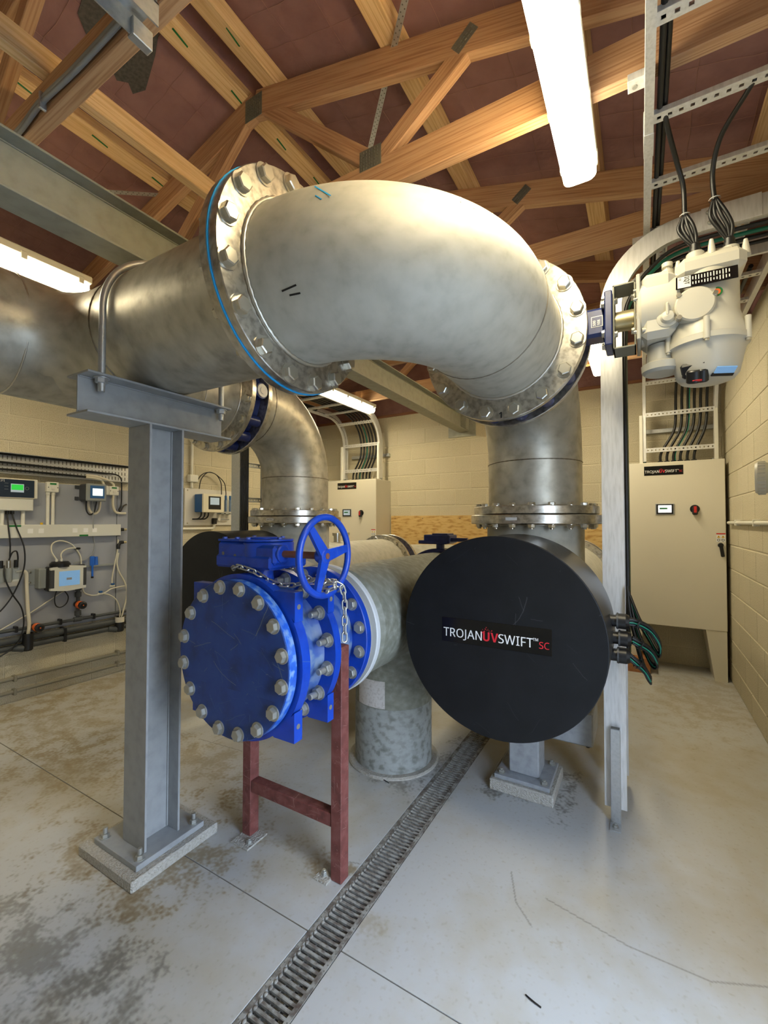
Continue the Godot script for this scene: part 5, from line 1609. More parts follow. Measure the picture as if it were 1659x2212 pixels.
	part(t, "lower_cover", lat(bc + Vector3(0, 1.874, 0), Vector3.UP, [Vector2(0, 0), Vector2(0, 0.068), Vector2(0.006, 0.082), Vector2(0.022, 0.095), Vector2(0.10, 0.112), Vector2(0.120, 0.118), Vector2(0.124, 0.126), Vector2(0.144, 0.126), Vector2(0.145, 0)], 48, true), M.actuator)
	part(t, "display_window", bx(Vector3(-0.032, -0.012, -0.002), Vector3(0.034, 0.016, 0.003), 0.002), M.screen_blue, Transform3D(Basis(Vector3.UP, 0.42) * Basis(Vector3.RIGHT, 0.9), bc + Vector3(0.042, 1.888, 0.078)))
	part(t, "display_edge", bx(Vector3(-0.036, -0.024, -0.004), Vector3(0.036, -0.010, 0.0025), 0.002), M.black_plastic, Transform3D(Basis(Vector3.UP, 0.42) * Basis(Vector3.RIGHT, 0.9), bc + Vector3(0.042, 1.888, 0.078)))
	for q in [[-0.045, 0.024], [-0.022, 0.02]]:
		part(t, "selector_knob", cy(bc + Vector3(q[0], 1.860, 0.065), bc + Vector3(q[0], 1.902, 0.082), q[1], 16, 0.004), M.black_plastic)
	part(t, "selector_recess", bx(Vector3(-0.042, -0.028, -0.02), Vector3(0.042, 0.028, 0.006), 0.008), M.black_plastic, Transform3D(Basis(Vector3.UP, -0.38) * Basis(Vector3.RIGHT, 0.55), bc + Vector3(-0.044, 1.905, 0.072)))
	part(t, "red_pointer", bx(Vector3(-0.014, -0.004, 0), Vector3(0.014, 0.004, 0.003), 0.001), M.red, Transform3D(Basis(Vector3.RIGHT, 0.9), bc + Vector3(-0.038, 1.862, 0.088)))
	for a in [-1.25, -0.1, 1.05, 2.2, 3.4]:
		var d = Vector3(sin(a), 0, cos(a))
		var sc = MB.new()
		sc.cyl(bc + d * 0.126 + Vector3(0, 2.07, 0), bc + d * 0.126 + Vector3(0, 1.992, 0), 0.0095, 12, 0.001)
		var s = part(t, "screw_boss", sc.mesh(), M.actuator)
		part(s, "cap_screw", cy(bc + d * 0.126 + Vector3(0, 1.992, 0), bc + d * 0.126 + Vector3(0, 1.984, 0), 0.0075, 12, 0.001), M.bolt_steel)
	# round cover facing the camera
	var cc = Vector3(0.172, 2.128, az + 0.10)
	part(t, "round_cover", lat(cc, Vector3.BACK, [Vector2(-0.05, 0.062), Vector2(0.02, 0.060), Vector2(0.026, 0.055), Vector2(0.027, 0)], 40), M.actuator)
	for a in [2.45, 3.85, 0.35]:
		part(t, "cover_screw", cy(cc + Vector3(cos(a), sin(a), 0) * 0.061 + Vector3(0, 0, 0), cc + Vector3(cos(a), sin(a), 0) * 0.061 + Vector3(0, 0, 0.029), 0.0085, 14, 0.001), M.bolt_steel)
	var st = part(t, "round_sticker", lat(Vector3(0.236, 2.160, bc.z + 0.0955), Vector3.BACK, [Vector2(0, 0.0165), Vector2(0.0006, 0.0165), Vector2(0.0006, 0)], 24), M.green_label)
	part(st, "sticker_centre", lat(Vector3(0.236, 2.160, bc.z + 0.0962), Vector3.BACK, [Vector2(0, 0.0105), Vector2(0.0005, 0.0105), Vector2(0.0005, 0)], 20), M.orange)
	# nameplate
	var nb = Basis(Vector3.RIGHT, -0.25) * Basis(Vector3.BACK, -0.02)
	var nc = Vector3(0.205, 2.212, az + 0.118)
	var np = part(t, "nameplate", bx(Vector3(-0.088, -0.026, -0.002), Vector3(0.088, 0.026, 0.001), 0.0015), M.label_black, Transform3D(nb, nc))
	part(np, "plate_panel", bx(Vector3(-0.083, -0.023, 0.001), Vector3(-0.044, 0.023, 0.0014), 0), M.sticker, Transform3D(nb, nc))
	text(np, "lettering", "IQT", 0.014, M.print_black, nc + nb * Vector3(-0.0555, 0.021, 0.0016), nb * Basis(Vector3.BACK, -PI / 2), 0.0004, true)
	text(np, "lettering", "CE", 0.006, M.print_black, nc + nb * Vector3(-0.076, 0.018, 0.0016), nb * Basis(Vector3.BACK, -PI / 2), 0.0004, true)
	var rows = MB.new()
	for k in 13:
		var x = -0.038 + k * 0.0085
		rows.box(nc + nb * Vector3(x, 0.010, 0.0012), Vector3(0.003, rng.randf_range(0.012, 0.02), 0.0006), 0, nb)
		rows.box(nc + nb * Vector3(x, -0.011, 0.0012), Vector3(0.003, rng.randf_range(0.008, 0.018), 0.0006), 0, nb)
	part(np, "print_lines", rows.mesh(), M.sticker)
	# terminal cover on top, with two glands
	var tm = MB.new()
	tm.box(Vector3(0.222, 2.275, az + 0.01), Vector3(0.205, 0.085, 0.185), 0.026)
	tm.box(Vector3(0.222, 2.318, az + 0.0), Vector3(0.165, 0.04, 0.13), 0.018)
	tm.cyl(Vector3(0.182, 2.29, az + 0.035), Vector3(0.182, 2.348, az + 0.04), 0.028, 20, 0.004)
	tm.cyl(Vector3(0.285, 2.29, az + 0.015), Vector3(0.285, 2.348, az + 0.02), 0.028, 20, 0.004)
	part(t, "terminal_cover", tm.mesh(), M.actuator)
	for q in [Vector3(0.228, 2.36, az + 0.06), Vector3(0.325, 2.335, az + 0.05), Vector3(0.128, 2.31, az + 0.06)]:
		var sm = MB.new()
		sm.tube([q + Vector3(0, -0.05, 0.01), q + Vector3(0, -0.01, 0), q + Vector3(0, 0.012, 0)], [0.013, 0.010, 0.006], 12)
		part(t, "cover_boss", sm.mesh(), M.actuator)
	var ends = [[Vector3(0.182, 2.348, az + 0.04), "left"], [Vector3(0.285, 2.348, az + 0.02), "right"]]
	for e in ends:
		part(t, "cable_gland", lat(e[0], Vector3.UP, [Vector2(0, 0.02), Vector2(0.012, 0.02), Vector2(0.012, 0.0165), Vector2(0.03, 0.0165), Vector2(0.036, 0.010), Vector2(0.036, 0)], 8), M.black_plastic)
	# cables looping up to the overhead ladder
	var c1 = thing("actuator_cable", "black cable coiled above the left gland of the grey actuator", "cable", Vector3(0.18, 2.38, az + 0.04), "actuator cables")
	var c2 = thing("actuator_cable", "black cable coiled above the right gland of the grey actuator", "cable", Vector3(0.285, 2.38, az + 0.02), "actuator cables")
	part(c1, "lead", tb(curve([Vector3(0.152, 2.50, -1.945), Vector3(0.148, 2.60, -1.93), Vector3(0.125, 2.66, -1.87), Vector3(0.09, 2.70, -1.73), Vector3(0.085, 2.72, -1.69)]), 0.008, 8), M.cable)
	part(c2, "lead", tb(curve([Vector3(0.242, 2.53, -1.95), Vector3(0.236, 2.62, -1.93), Vector3(0.25, 2.68, -1.85), Vector3(0.30, 2.705, -1.73), Vector3(0.325, 2.725, -1.69)]), 0.008, 8), M.cable)
	for k in 4:
		var w = [-0.014, -0.005, 0.006, 0.016][k]
		part(c1, "coil_loop", tb(curve([Vector3(0.154, 2.505, -1.945), Vector3(0.152 + w * 1.4, 2.455, -1.94 + w * 0.3), Vector3(0.166 + w * 1.2, 2.41, -1.94), Vector3(0.182 + w * 0.15, 2.372, az + 0.04)]), 0.0065, 7), M.cable)
		part(c2, "coil_loop", tb(curve([Vector3(0.243, 2.54, -1.95), Vector3(0.250 + w * 1.5, 2.475, -1.95), Vector3(0.272 + w * 1.3, 2.42, -1.955), Vector3(0.285 + w * 0.15, 2.372, az + 0.02)]), 0.0065, 7), M.cable)
	part(c1, "cable_tie", lat(Vector3(0.153, 2.497, -1.945), Vector3.UP, [Vector2(0, 0.017), Vector2(0.004, 0.017)], 12), M.cable_grey)
	part(c2, "cable_tie", lat(Vector3(0.243, 2.528, -1.95), Vector3.UP, [Vector2(0, 0.018), Vector2(0.004, 0.018)], 12), M.cable_grey)

# ---------------------------------------------------------------- instruments on the left wall
# w(z, y, off): a point on the left wall, off metres out from it
func w(z, y, off):
	return Vector3(XL + off, y, z)

func wbox(z0, z1, y0, y1, o0, o1, bev = 0.002):
	return bx(Vector3(XL + o0, minf(y0, y1), minf(z0, z1)), Vector3(XL + o1, maxf(y0, y1), maxf(z0, z1)), bev)

func tubing(called, label, category, pts, r, m, group = ""):
	return single(called, label, category, tb(curve(pts, 6), r, 8), m, Vector3.ZERO, group)

func build_left_wall():
	var P := 0.022      # face of the grey backing boards
	single("backing_board", "grey-blue backing board on the left wall carrying most instruments", "board", wbox(-0.9, -2.188, 0.505, 1.667, 0.004, P), M.panel, Vector3.ZERO, "backing boards")
	single("backing_board", "grey-blue backing board next to the first, mostly behind the grey post", "board", wbox(-2.194, -2.75, 0.505, 1.645, 0.004, P), M.panel, Vector3.ZERO, "backing boards")
	# slotted cable tray above
	var t = thing("wall_cable_tray", "slotted metal cable tray along the top of the left wall boards", "cable tray", w(-1.8, 1.72, 0.02))
	part(t, "lower_lip", wbox(-0.6, -2.30, 1.716, 1.722, 0.006, 0.06), M.galv)
	part(t, "upper_lip", wbox(-0.6, -2.30, 1.868, 1.874, 0.006, 0.06), M.galv)
	part(t, "back_plate", wbox(-0.6, -2.30, 1.72, 1.87, 0.006, 0.009), M.galv)
	var slot = MB.new()
	slot.box(Vector3.ZERO, Vector3(0.002, 0.028, 0.007), 0)
	var sm = slot.mesh()
	var z = -1.2
	while z > -2.28:
		for y in [1.75, 1.795, 1.84]:
			part(t, "slot", sm, M.pit, Transform3D(Basis(), w(z, y, 0.0095)))
		z -= 0.028
	for k in 3:
		tubing("wall_cable", "black cable lying in the wall tray, " + ["upper", "middle", "lower"][k] + " of three", "cable", [w(-0.6, [1.862, 1.80, 1.748][k], 0.03), w(-1.3, [1.862, 1.80, 1.748][k], 0.032), w(-1.9, [1.862, 1.79, 1.742][k], 0.03), w(-2.30 if k == 0 else (-2.10 if k == 1 else -1.95), [1.862, 1.785, 1.738][k], 0.03)], 0.008, M.cable, "cables in the wall tray")
	tubing("wall_cable", "black cable dropping from the tray past the rightmost white switch", "cable", [w(-2.08, 1.787, 0.03), w(-2.17, 1.783, 0.032), w(-2.215, 1.75, 0.034), w(-2.222, 1.66, 0.035), w(-2.22, 1.52, 0.035), w(-2.20, 1.47, 0.035), w(-2.215, 1.455, 0.035), w(-2.24, 1.50, 0.035), w(-2.27, 1.52, 0.03)], 0.006, M.cable)
	# large controller at the left edge of the picture
	t = thing("process_controller", "wide white controller with navy face and green display at the left edge", "controller", w(-1.42, 1.44, P))
	part(t, "case", wbox(-1.18, -1.54, 1.53, 1.68, P, 0.10, 0.006), M.device_cream)
	part(t, "lower_case", wbox(-1.18, -1.535, 1.44, 1.535, P, 0.092, 0.006), M.trunking)
	part(t, "hinge_cover", wbox(-1.54, -1.562, 1.535, 1.682, P, 0.085, 0.004), M.white_plastic)
	var f = part(t, "face_panel", wbox(-1.19, -1.533, 1.540, 1.672, 0.10, 0.102, 0), M.navy)
	part(f, "display_frame", wbox(-1.388, -1.468, 1.578, 1.640, 0.102, 0.1024, 0), M.screen_grey)
	part(f, "green_display", wbox(-1.392, -1.464, 1.595, 1.635, 0.1024, 0.1028, 0), M.screen_green)
	text(f, "lettering", "EPI", 0.017, M.sticker, w(-1.315, 1.660, 0.1024), Basis(Vector3.UP, PI / 2), 0.0004, false, true)
	for k in 3:
		part(f, "print_line", wbox(-1.350, -1.374, 1.642 - k * 0.022, 1.640 - k * 0.022, 0.102, 0.1024, 0), M.cable_grey)
	part(f, "dial_pad", lat(w(-1.487, 1.61, 0.102), Vector3.RIGHT, [Vector2(0, 0.010), Vector2(0, 0.012), Vector2(0.0005, 0.012), Vector2(0.0005, 0.010)], 20), M.cable_grey)
	for k in 2:
		part(t, "gland", cy(w(-1.385 - k * 0.03, 1.44, 0.06), w(-1.385 - k * 0.03, 1.415, 0.06), 0.012, 12, 0.001), M.black_plastic)
	part(t, "conduit_stub", cy(w(-1.482, 1.44, 0.055), w(-1.482, 1.335, 0.055), 0.0125, 16, 0.001), M.white_plastic)
	part(t, "conduit_stub", cy(w(-1.356, 1.44, 0.055), w(-1.356, 1.335, 0.055), 0.0125, 16, 0.001), M.white_plastic)
	# switches
	var sw = [[-1.632, -1.716, 1.594, 1.676, "square white switch with green tag above twin white conduits"], [-2.036, -2.100, 1.594, 1.676, "narrow white switch just right of the grey transmitter"], [-2.102, -2.186, 1.594, 1.674, "white switch with green tag at the right end of the board"]]
	for k in 3:
		t = thing("wall_switch", sw[k][4], "switch", w(sw[k][0], sw[k][2], P), "white wall switches")
		part(t, "box", wbox(sw[k][0], sw[k][1], sw[k][2], sw[k][3], P, 0.062, 0.006), M.white_plastic)
		var zc = (sw[k][0] + sw[k][1]) / 2
		part(t, "rocker", wbox(zc + 0.012, zc - 0.012, 1.612, 1.634, 0.062, 0.066, 0.001), M.board_white)
		for s in [0.032, -0.032]:
			if absf(sw[k][0] - sw[k][1]) > 0.07:
				part(t, "screw", cy(w(zc + s, 1.632, 0.062), w(zc + s, 1.632, 0.0626), 0.004, 10, 0), M.dark_grey)
		if k != 1:
			part(t, "green_tag", wbox(zc + 0.022, zc - 0.022, 1.653, 1.667, 0.062, 0.0628, 0), M.green_label)
	for k in 2:
		t = thing("wall_conduit", "upright white conduit, " + ["left", "right"][k] + " of the pair below the square switch", "conduit", w(-1.645 - k * 0.034, 1.336, 0.04), "white conduits on the board")
		part(t, "pipe", cy(w(-1.648 - k * 0.036, 1.336, 0.04), w(-1.648 - k * 0.036, 1.596, 0.04), 0.0115, 16, 0.001), M.white_plastic)
		part(t, "collar", cy(w(-1.648 - k * 0.036, 1.572, 0.04), w(-1.648 - k * 0.036, 1.597, 0.04), 0.0145, 16, 0.001), M.trunking)
	# grey transmitter with lit display
	t = thing("transmitter", "grey square transmitter with bright lit display in a blue frame", "transmitter", w(-1.92, 1.53, P))
	part(t, "case", wbox(-1.875, -2.03, 1.532, 1.676, P, 0.155, 0.012), M.dark_grey)
	var ff = part(t, "front", wbox(-1.872, -2.032, 1.530, 1.678, 0.14, 0.158, 0.010), M.grey_plastic)
	part(ff, "display_frame", wbox(-1.900, -2.012, 1.556, 1.662, 0.158, 0.160, 0.001), M.device_blue)
	part(ff, "display", wbox(-1.918, -1.998, 1.578, 1.638, 0.160, 0.1608, 0), M.screen_white)
	for y in [1.555, 1.65]:
		part(t, "mount_tab", wbox(-1.845, -1.875, y - 0.014, y + 0.014, P, 0.032, 0.002), M.dark_grey)
	tubing("transmitter_lead", "black loop of lead under the grey transmitter", "cable", [w(-1.905, 1.535, 0.09), w(-1.905, 1.46, 0.09), w(-1.93, 1.42, 0.09), w(-1.965, 1.44, 0.09), w(-1.98, 1.50, 0.09), w(-1.985, 1.535, 0.09)], 0.006, M.cable)
	tubing("flexible_conduit", "cream flexible conduit looping under the grey transmitter", "conduit", [w(-1.93, 1.535, 0.07), w(-1.935, 1.47, 0.07), w(-1.965, 1.432, 0.065), w(-2.0, 1.435, 0.06), w(-2.028, 1.48, 0.05), w(-2.035, 1.60, 0.045)], 0.0105, M.cream_plastic, "cream flexible conduits")
	tubing("flexible_conduit", "cream flexible conduit curving down from the right-hand switch", "conduit", [w(-2.145, 1.596, 0.045), w(-2.142, 1.52, 0.045), w(-2.155, 1.465, 0.045), w(-2.19, 1.437, 0.04), w(-2.26, 1.436, 0.035)], 0.0105, M.cream_plastic, "cream flexible conduits")
	for k in 2:
		tubing("flexible_conduit", "cream flexible conduit arching from the tray to the " + ["narrow", "right-hand"][k] + " white switch", "conduit", [w(-1.925, 1.738 + k * 0.016, 0.03), w(-1.99, 1.734 + k * 0.018, 0.035), w(-2.035 - k * 0.05, 1.725 + k * 0.006, 0.04), w(-2.058 - k * 0.082, 1.70, 0.042), w(-2.064 - k * 0.085, 1.675, 0.042)], 0.0105, M.cream_plastic, "cream flexible conduits")
	tubing("sensor_lead", "thin grey lead curling from the transmitter down past the trunking", "cable", [w(-1.945, 1.535, 0.10), w(-1.955, 1.45, 0.10), w(-1.965, 1.33, 0.08), w(-1.985, 1.22, 0.05), w(-2.0, 1.16, 0.04), w(-1.985, 1.09, 0.035), w(-1.93, 1.04, 0.035), w(-1.84, 1.015, 0.04)], 0.0038, M.cable_grey)
	# trunking
	t = thing("cable_trunking", "long pale grey trunking across the middle of the board", "trunking", w(-1.7, 1.236, P))
	part(t, "lid", wbox(-0.9, -2.20, 1.236, 1.336, P, 0.075, 0.003), M.trunking)
	for k in [-1.505, -1.575, -1.812, -1.893, -1.962]:
		part(t, "sticker", wbox(k, k - 0.036, 1.270, 1.306, 0.075, 0.0756, 0), M.print_white)
	part(t, "green_tag", wbox(-1.385, -1.465, 1.320, 1.334, 0.075, 0.0758, 0), M.green_label)
	part(t, "green_tag", wbox(-1.863, -1.930, 1.238, 1.252, 0.075, 0.0758, 0), M.green_label)
	single("yellow_plug", "small yellow plug standing on the grey trunking", "plug", cy(w(-1.607, 1.336, 0.045), w(-1.607, 1.352, 0.045), 0.009, 12, 0.001), M.yellow)
	# turbidity monitor
	t = thing("water_monitor", "pale grey water monitor with blue screen and black domed top", "monitor", w(-1.75, 0.81, P))
	part(t, "mount_plate", wbox(-1.528, -1.60, 0.866, 0.990, P, 0.028, 0.002), M.grey_plastic)
	for y in [0.888, 0.968]:
		part(t, "screw", bolt_mesh(0.007, "head"), M.bolt_steel, Transform3D(Basis(Vector3.UP, PI / 2), w(-1.545, y, 0.028)))
	part(t, "side_arm", wbox(-1.575, -1.645, 0.84, 0.995, P, 0.10, 0.006), M.grey_plastic)
	part(t, "rear_case", wbox(-1.62, -1.90, 0.815, 1.005, 0.06, 0.125, 0.012), M.black_plastic)
	var fp = MB.new()
	fp.prism(PackedVector2Array([Vector2(1.632, 0.822), Vector2(1.75, 0.806), Vector2(1.885, 0.818), Vector2(1.885, 0.998), Vector2(1.75, 1.012), Vector2(1.632, 0.998)]), Vector3(XL + 0.125, 0, 0), Vector3.FORWARD, Vector3.UP, 0.022)
	var fr = part(t, "front", fp.mesh(), M.trunking)
	part(fr, "grip", wbox(-1.630, -1.660, 0.838, 0.982, 0.124, 0.1485, 0.003), M.dark_grey)
	part(fr, "grip", wbox(-1.862, -1.888, 0.838, 0.985, 0.124, 0.1485, 0.003), M.dark_grey)
	part(fr, "screen", wbox(-1.690, -1.838, 0.850, 0.966, 0.147, 0.1482, 0), M.screen_blue)
	part(fr, "screen_mark", wbox(-1.742, -1.780, 0.895, 0.913, 0.1482, 0.1486, 0), M.panel)
	part(t, "dome", lat(w(-1.72, 1.0, 0.09), Vector3.UP, [Vector2(0, 0.07), Vector2(0.025, 0.07), Vector2(0.042, 0.055), Vector2(0.044, 0)], 28), M.black_plastic)
	for k in [-1.69, -1.725]:
		part(t, "port", cy(w(k, 1.04, 0.10), w(k, 1.062, 0.10), 0.008, 12, 0.001), M.white_plastic)
	single("tube_clip", "black clip gathering the white tubes above the water monitor", "clip", wbox(-1.845, -1.885, 1.128, 1.144, P, 0.06, 0.006), M.black_plastic)
	tubing("water_tube", "white tube arching high over the water monitor from its left port", "tube", [w(-1.69, 1.06, 0.10), w(-1.665, 1.12, 0.08), w(-1.675, 1.18, 0.06), w(-1.73, 1.205, 0.05), w(-1.80, 1.185, 0.05), w(-1.85, 1.135, 0.05), w(-1.885, 1.07, 0.05), w(-1.888, 1.005, 0.06)], 0.0052, M.cable_white, "white water tubes")
	tubing("water_tube", "white tube arching lower over the water monitor from its right port", "tube", [w(-1.725, 1.06, 0.10), w(-1.73, 1.10, 0.08), w(-1.765, 1.13, 0.06), w(-1.81, 1.142, 0.055), w(-1.86, 1.138, 0.05)], 0.0052, M.cable_white, "white water tubes")
	tubing("monitor_lead", "black loop of lead hanging under the water monitor", "cable", [w(-1.70, 0.815, 0.09), w(-1.69, 0.75, 0.08), w(-1.705, 0.69, 0.07), w(-1.74, 0.672, 0.07), w(-1.78, 0.70, 0.07), w(-1.785, 0.755, 0.08), w(-1.745, 0.815, 0.09)], 0.0042, M.cable)
	# blue tools on a rail
	t = thing("tool_rail", "small grey rail holding blue tools right of the monitor", "rail", w(-2.05, 0.975, P))
	part(t, "rail", wbox(-1.932, -2.196, 0.972, 0.988, P, 0.05, 0.002), M.grey_plastic)
	t = thing("blue_wrench", "flat blue plastic wrench hanging from the small rail", "tool", w(-1.97, 0.89, 0.052))
	part(t, "head", wbox(-1.955, -1.993, 0.985, 1.065, 0.05, 0.064, 0.004), M.tool_blue)
	part(t, "shank", wbox(-1.968, -1.984, 0.89, 0.99, 0.052, 0.062, 0.003), M.tool_blue)
	part(t, "tip", wbox(-1.967, -1.985, 0.878, 0.893, 0.051, 0.063, 0.002), M.black_plastic)
	single("blue_cup", "blue conical cup standing on the small rail", "cup", lat(w(-2.012, 0.988, 0.036), Vector3.UP, [Vector2(0, 0.013), Vector2(0.0, 0.0185), Vector2(0.07, 0.0145), Vector2(0.07, 0)], 20), M.tool_blue)
	# flow cell with probes at the left edge
	t = thing("flow_cell", "cluster of clear flow cell and black probes at the left edge", "flow cell", w(-1.41, 0.88, P))
	part(t, "base", wbox(-1.30, -1.470, 0.875, 0.925, P, 0.05, 0.003), M.board_white)
	for k in 3:
		part(t, "cell", cy(w(-1.345 - k * 0.045, 0.915, 0.085), w(-1.345 - k * 0.045, 1.02, 0.085), 0.021, 18, 0.002), M.clear if k == 2 else M.grey_plastic)
		part(t, "probe", cy(w(-1.345 - k * 0.045, 1.01, 0.085), w(-1.345 - k * 0.045, 1.075, 0.085), 0.014, 14, 0.003), M.bolt_steel if k == 1 else M.black_plastic)
	part(t, "outlet", cy(w(-1.435, 0.985, 0.08), w(-1.49, 0.985, 0.08), 0.009, 12, 0.001), M.cable_grey)
	tubing("drain_hose", "thick cream hose falling from the flow cell into a black cup", "hose", [w(-1.475, 0.985, 0.08), w(-1.50, 0.97, 0.08), w(-1.505, 0.88, 0.08), w(-1.515, 0.70, 0.08), w(-1.525, 0.58, 0.08), w(-1.52, 0.49, 0.075)], 0.0125, M.cream_plastic)
	var bl = [[[w(-1.385, 1.415, 0.06), w(-1.385, 1.30, 0.09), w(-1.392, 1.20, 0.10), w(-1.395, 1.09, 0.09)], "black lead from the controller's left gland to the probes"],
		[[w(-1.415, 1.415, 0.06), w(-1.43, 1.32, 0.09), w(-1.47, 1.18, 0.11), w(-1.475, 1.05, 0.12), w(-1.45, 0.93, 0.12), w(-1.40, 0.80, 0.11), w(-1.33, 0.70, 0.10), w(-1.25, 0.65, 0.09)], "black lead swinging wide from the controller's right gland"],
		[[w(-1.36, 1.04, 0.10), w(-1.355, 0.95, 0.13), w(-1.40, 0.83, 0.13), w(-1.46, 0.72, 0.12), w(-1.48, 0.60, 0.11), w(-1.46, 0.48, 0.10), w(-1.40, 0.41, 0.09), w(-1.30, 0.36, 0.08)], "black lead crossing low past the black drain cup"],
		[[w(-1.39, 1.075, 0.09), w(-1.405, 1.13, 0.10), w(-1.43, 1.14, 0.10), w(-1.443, 1.10, 0.09), w(-1.445, 1.06, 0.085)], "short black lead arching between two probes"]]
	for k in bl:
		tubing("probe_lead", k[1], "cable", k[0], 0.0052, M.cable, "probe leads")
	# pvc pipes, drain cups and orange valves low on the board
	t = thing("sample_pipe", "thin grey pipe with clips along the foot of the board", "pipe", w(-1.8, 0.55, 0.05))
	part(t, "pipe", tb([w(-0.9, 0.55, 0.052), w(-2.74, 0.548, 0.052)], 0.0125, 14), M.pvc_dark)
	part(t, "riser", tb([w(-1.872, 0.55, 0.052), w(-1.872, 0.815, 0.052)], 0.014, 14), M.pvc_dark)
	part(t, "tee", cy(w(-1.84, 0.55, 0.052), w(-1.90, 0.55, 0.052), 0.019, 14, 0.002), M.pvc_dark)
	for y in [0.60, 0.755, 0.81]:
		part(t, "union", cy(w(-1.872, y - 0.02, 0.052), w(-1.872, y + 0.02, 0.052), 0.024, 10, 0.002), M.pvc_dark)
	for k in [-1.445, -1.735, -1.985]:
		part(t, "pipe_clip", wbox(k, k - 0.018, 0.53, 0.575, P, 0.07, 0.003), M.black_plastic)
	for q in [[-1.872, 0.672, "orange-handled valve on the upright grey pipe below the monitor"], [-1.575, 0.548, "orange-handled valve on the thin grey pipe beside the cream hose"]]:
		t = thing("orange_valve", q[2], "valve", w(q[0], q[1], 0.05), "orange-handled valves")
		part(t, "body", cy(w(q[0], q[1], 0.03), w(q[0], q[1], 0.075), 0.026, 18, 0.003), M.pvc_dark)
		part(t, "collar", cy(w(q[0], q[1], 0.07), w(q[0], q[1], 0.108), 0.031, 24, 0.003), M.orange)
		part(t, "knob", lat(w(q[0], q[1], 0.108), Vector3.RIGHT, [Vector2(0, 0), Vector2(0, 0.026), Vector2(0.006, 0.031), Vector2(0.026, 0.031), Vector2(0.032, 0.02), Vector2(0.032, 0)], 10), M.black_plastic)
		part(t, "knob_centre", cy(w(q[0], q[1], 0.138), w(q[0], q[1], 0.142), 0.005, 10, 0), M.orange)
	for k in 2:
		t = thing("drain_pipe", "dark grey drain pipe under the board, " + ["upper", "lower"][k] + " of two", "pipe", w(-1.8, 0.47 - k * 0.055, 0.06), "drain pipes on the left wall")
		part(t, "pipe", tb([w(-0.9, 0.475 - k * 0.055, 0.055), w(-2.74, 0.470 - k * 0.055, 0.055)], 0.026 - k * 0.004, 16), M.pvc_dark)
		for z2 in [-1.76, -2.5]:
			part(t, "pipe_clip", wbox(z2, z2 - 0.02, 0.445 - k * 0.055, 0.50 - k * 0.055, 0.004, 0.088, 0.003), M.black_plastic)
	for q in [[-1.517, "black drain cup catching the cream hose", false], [-2.195, "black drain cup with a white labelled rim at the board's right end", true]]:
		t = thing("drain_cup", q[1], "drain cup", w(q[0], 0.385, 0.08), "drain cups")
		part(t, "cup", lat(w(q[0], 0.385, 0.085), Vector3.UP, [Vector2(0, 0), Vector2(0.0, 0.028), Vector2(0.01, 0.034), Vector2(0.13, 0.034), Vector2(0.13, 0.030), Vector2(0.05, 0.029), Vector2(0.05, 0)], 28), M.black_plastic)
		part(t, "elbow", cy(w(q[0] + 0.02, 0.405, 0.085), w(q[0] + 0.085, 0.42, 0.06), 0.026, 18, 0.004), M.pvc_dark)
		if q[2]:
			part(t, "rim_label", lat(w(q[0], 0.468, 0.085), Vector3.UP, [Vector2(0, 0.0345), Vector2(0.0, 0.0355), Vector2(0.046, 0.0355), Vector2(0.046, 0.0345)], 28), M.board_white)
	# white sample tubes and taps near the grey post
	tubing("water_tube", "white tube from the upper black elbow swinging to the blue tap", "tube", [w(-2.19, 1.20, 0.05), w(-2.185, 1.10, 0.05), w(-2.165, 0.99, 0.05), w(-2.145, 0.88, 0.05), w(-2.142, 0.81, 0.05)], 0.0062, M.cable_white, "white water tubes")
	tubing("water_tube", "white tube from the lower black elbow falling into the labelled drain cup", "tube", [w(-2.195, 1.08, 0.05), w(-2.18, 1.0, 0.055), w(-2.195, 0.92, 0.055), w(-2.255, 0.80, 0.055), w(-2.272, 0.70, 0.055), w(-2.245, 0.58, 0.06), w(-2.205, 0.47, 0.075)], 0.0068, M.cable_white, "white water tubes")
	tubing("water_tube", "white tube running from below the monitor to the two blue taps", "tube", [w(-1.892, 0.81, 0.08), w(-1.91, 0.765, 0.07), w(-1.965, 0.735, 0.055), w(-2.03, 0.728, 0.05), w(-2.09, 0.742, 0.05), w(-2.145, 0.768, 0.05), w(-2.27, 0.778, 0.045)], 0.0055, M.cable_white, "white water tubes")
	tubing("water_tube", "white tube drooping from the tap into the labelled drain cup", "tube", [w(-2.06, 0.735, 0.05), w(-2.12, 0.715, 0.05), w(-2.18, 0.66, 0.055), w(-2.21, 0.56, 0.06), w(-2.19, 0.47, 0.08)], 0.005, M.cable_white, "white water tubes")
	tubing("water_tube", "pale tube slanting down from the monitor to the left edge", "tube", [w(-1.86, 0.812, 0.06), w(-1.78, 0.80, 0.05), w(-1.68, 0.74, 0.04), w(-1.55, 0.66, 0.04), w(-1.35, 0.56, 0.05)], 0.0045, M.cable_white, "white water tubes")
	for q in [[-2.145, 0.79, "blue-handled sample tap on the upright white tube"], [-2.045, 0.735, "blue-handled sample tap on the level white tube"]]:
		t = thing("sample_tap", q[2], "tap", w(q[0], q[1], 0.05), "blue-handled sample taps")
		part(t, "body", cy(w(q[0] + 0.02, q[1], 0.05), w(q[0] - 0.02, q[1], 0.05), 0.010, 12, 0.002), M.white_plastic)
		part(t, "handle", wbox(q[0] + 0.012, q[0] - 0.012, q[1] + 0.010, q[1] + 0.026, 0.045, 0.07, 0.003), M.device_blue)
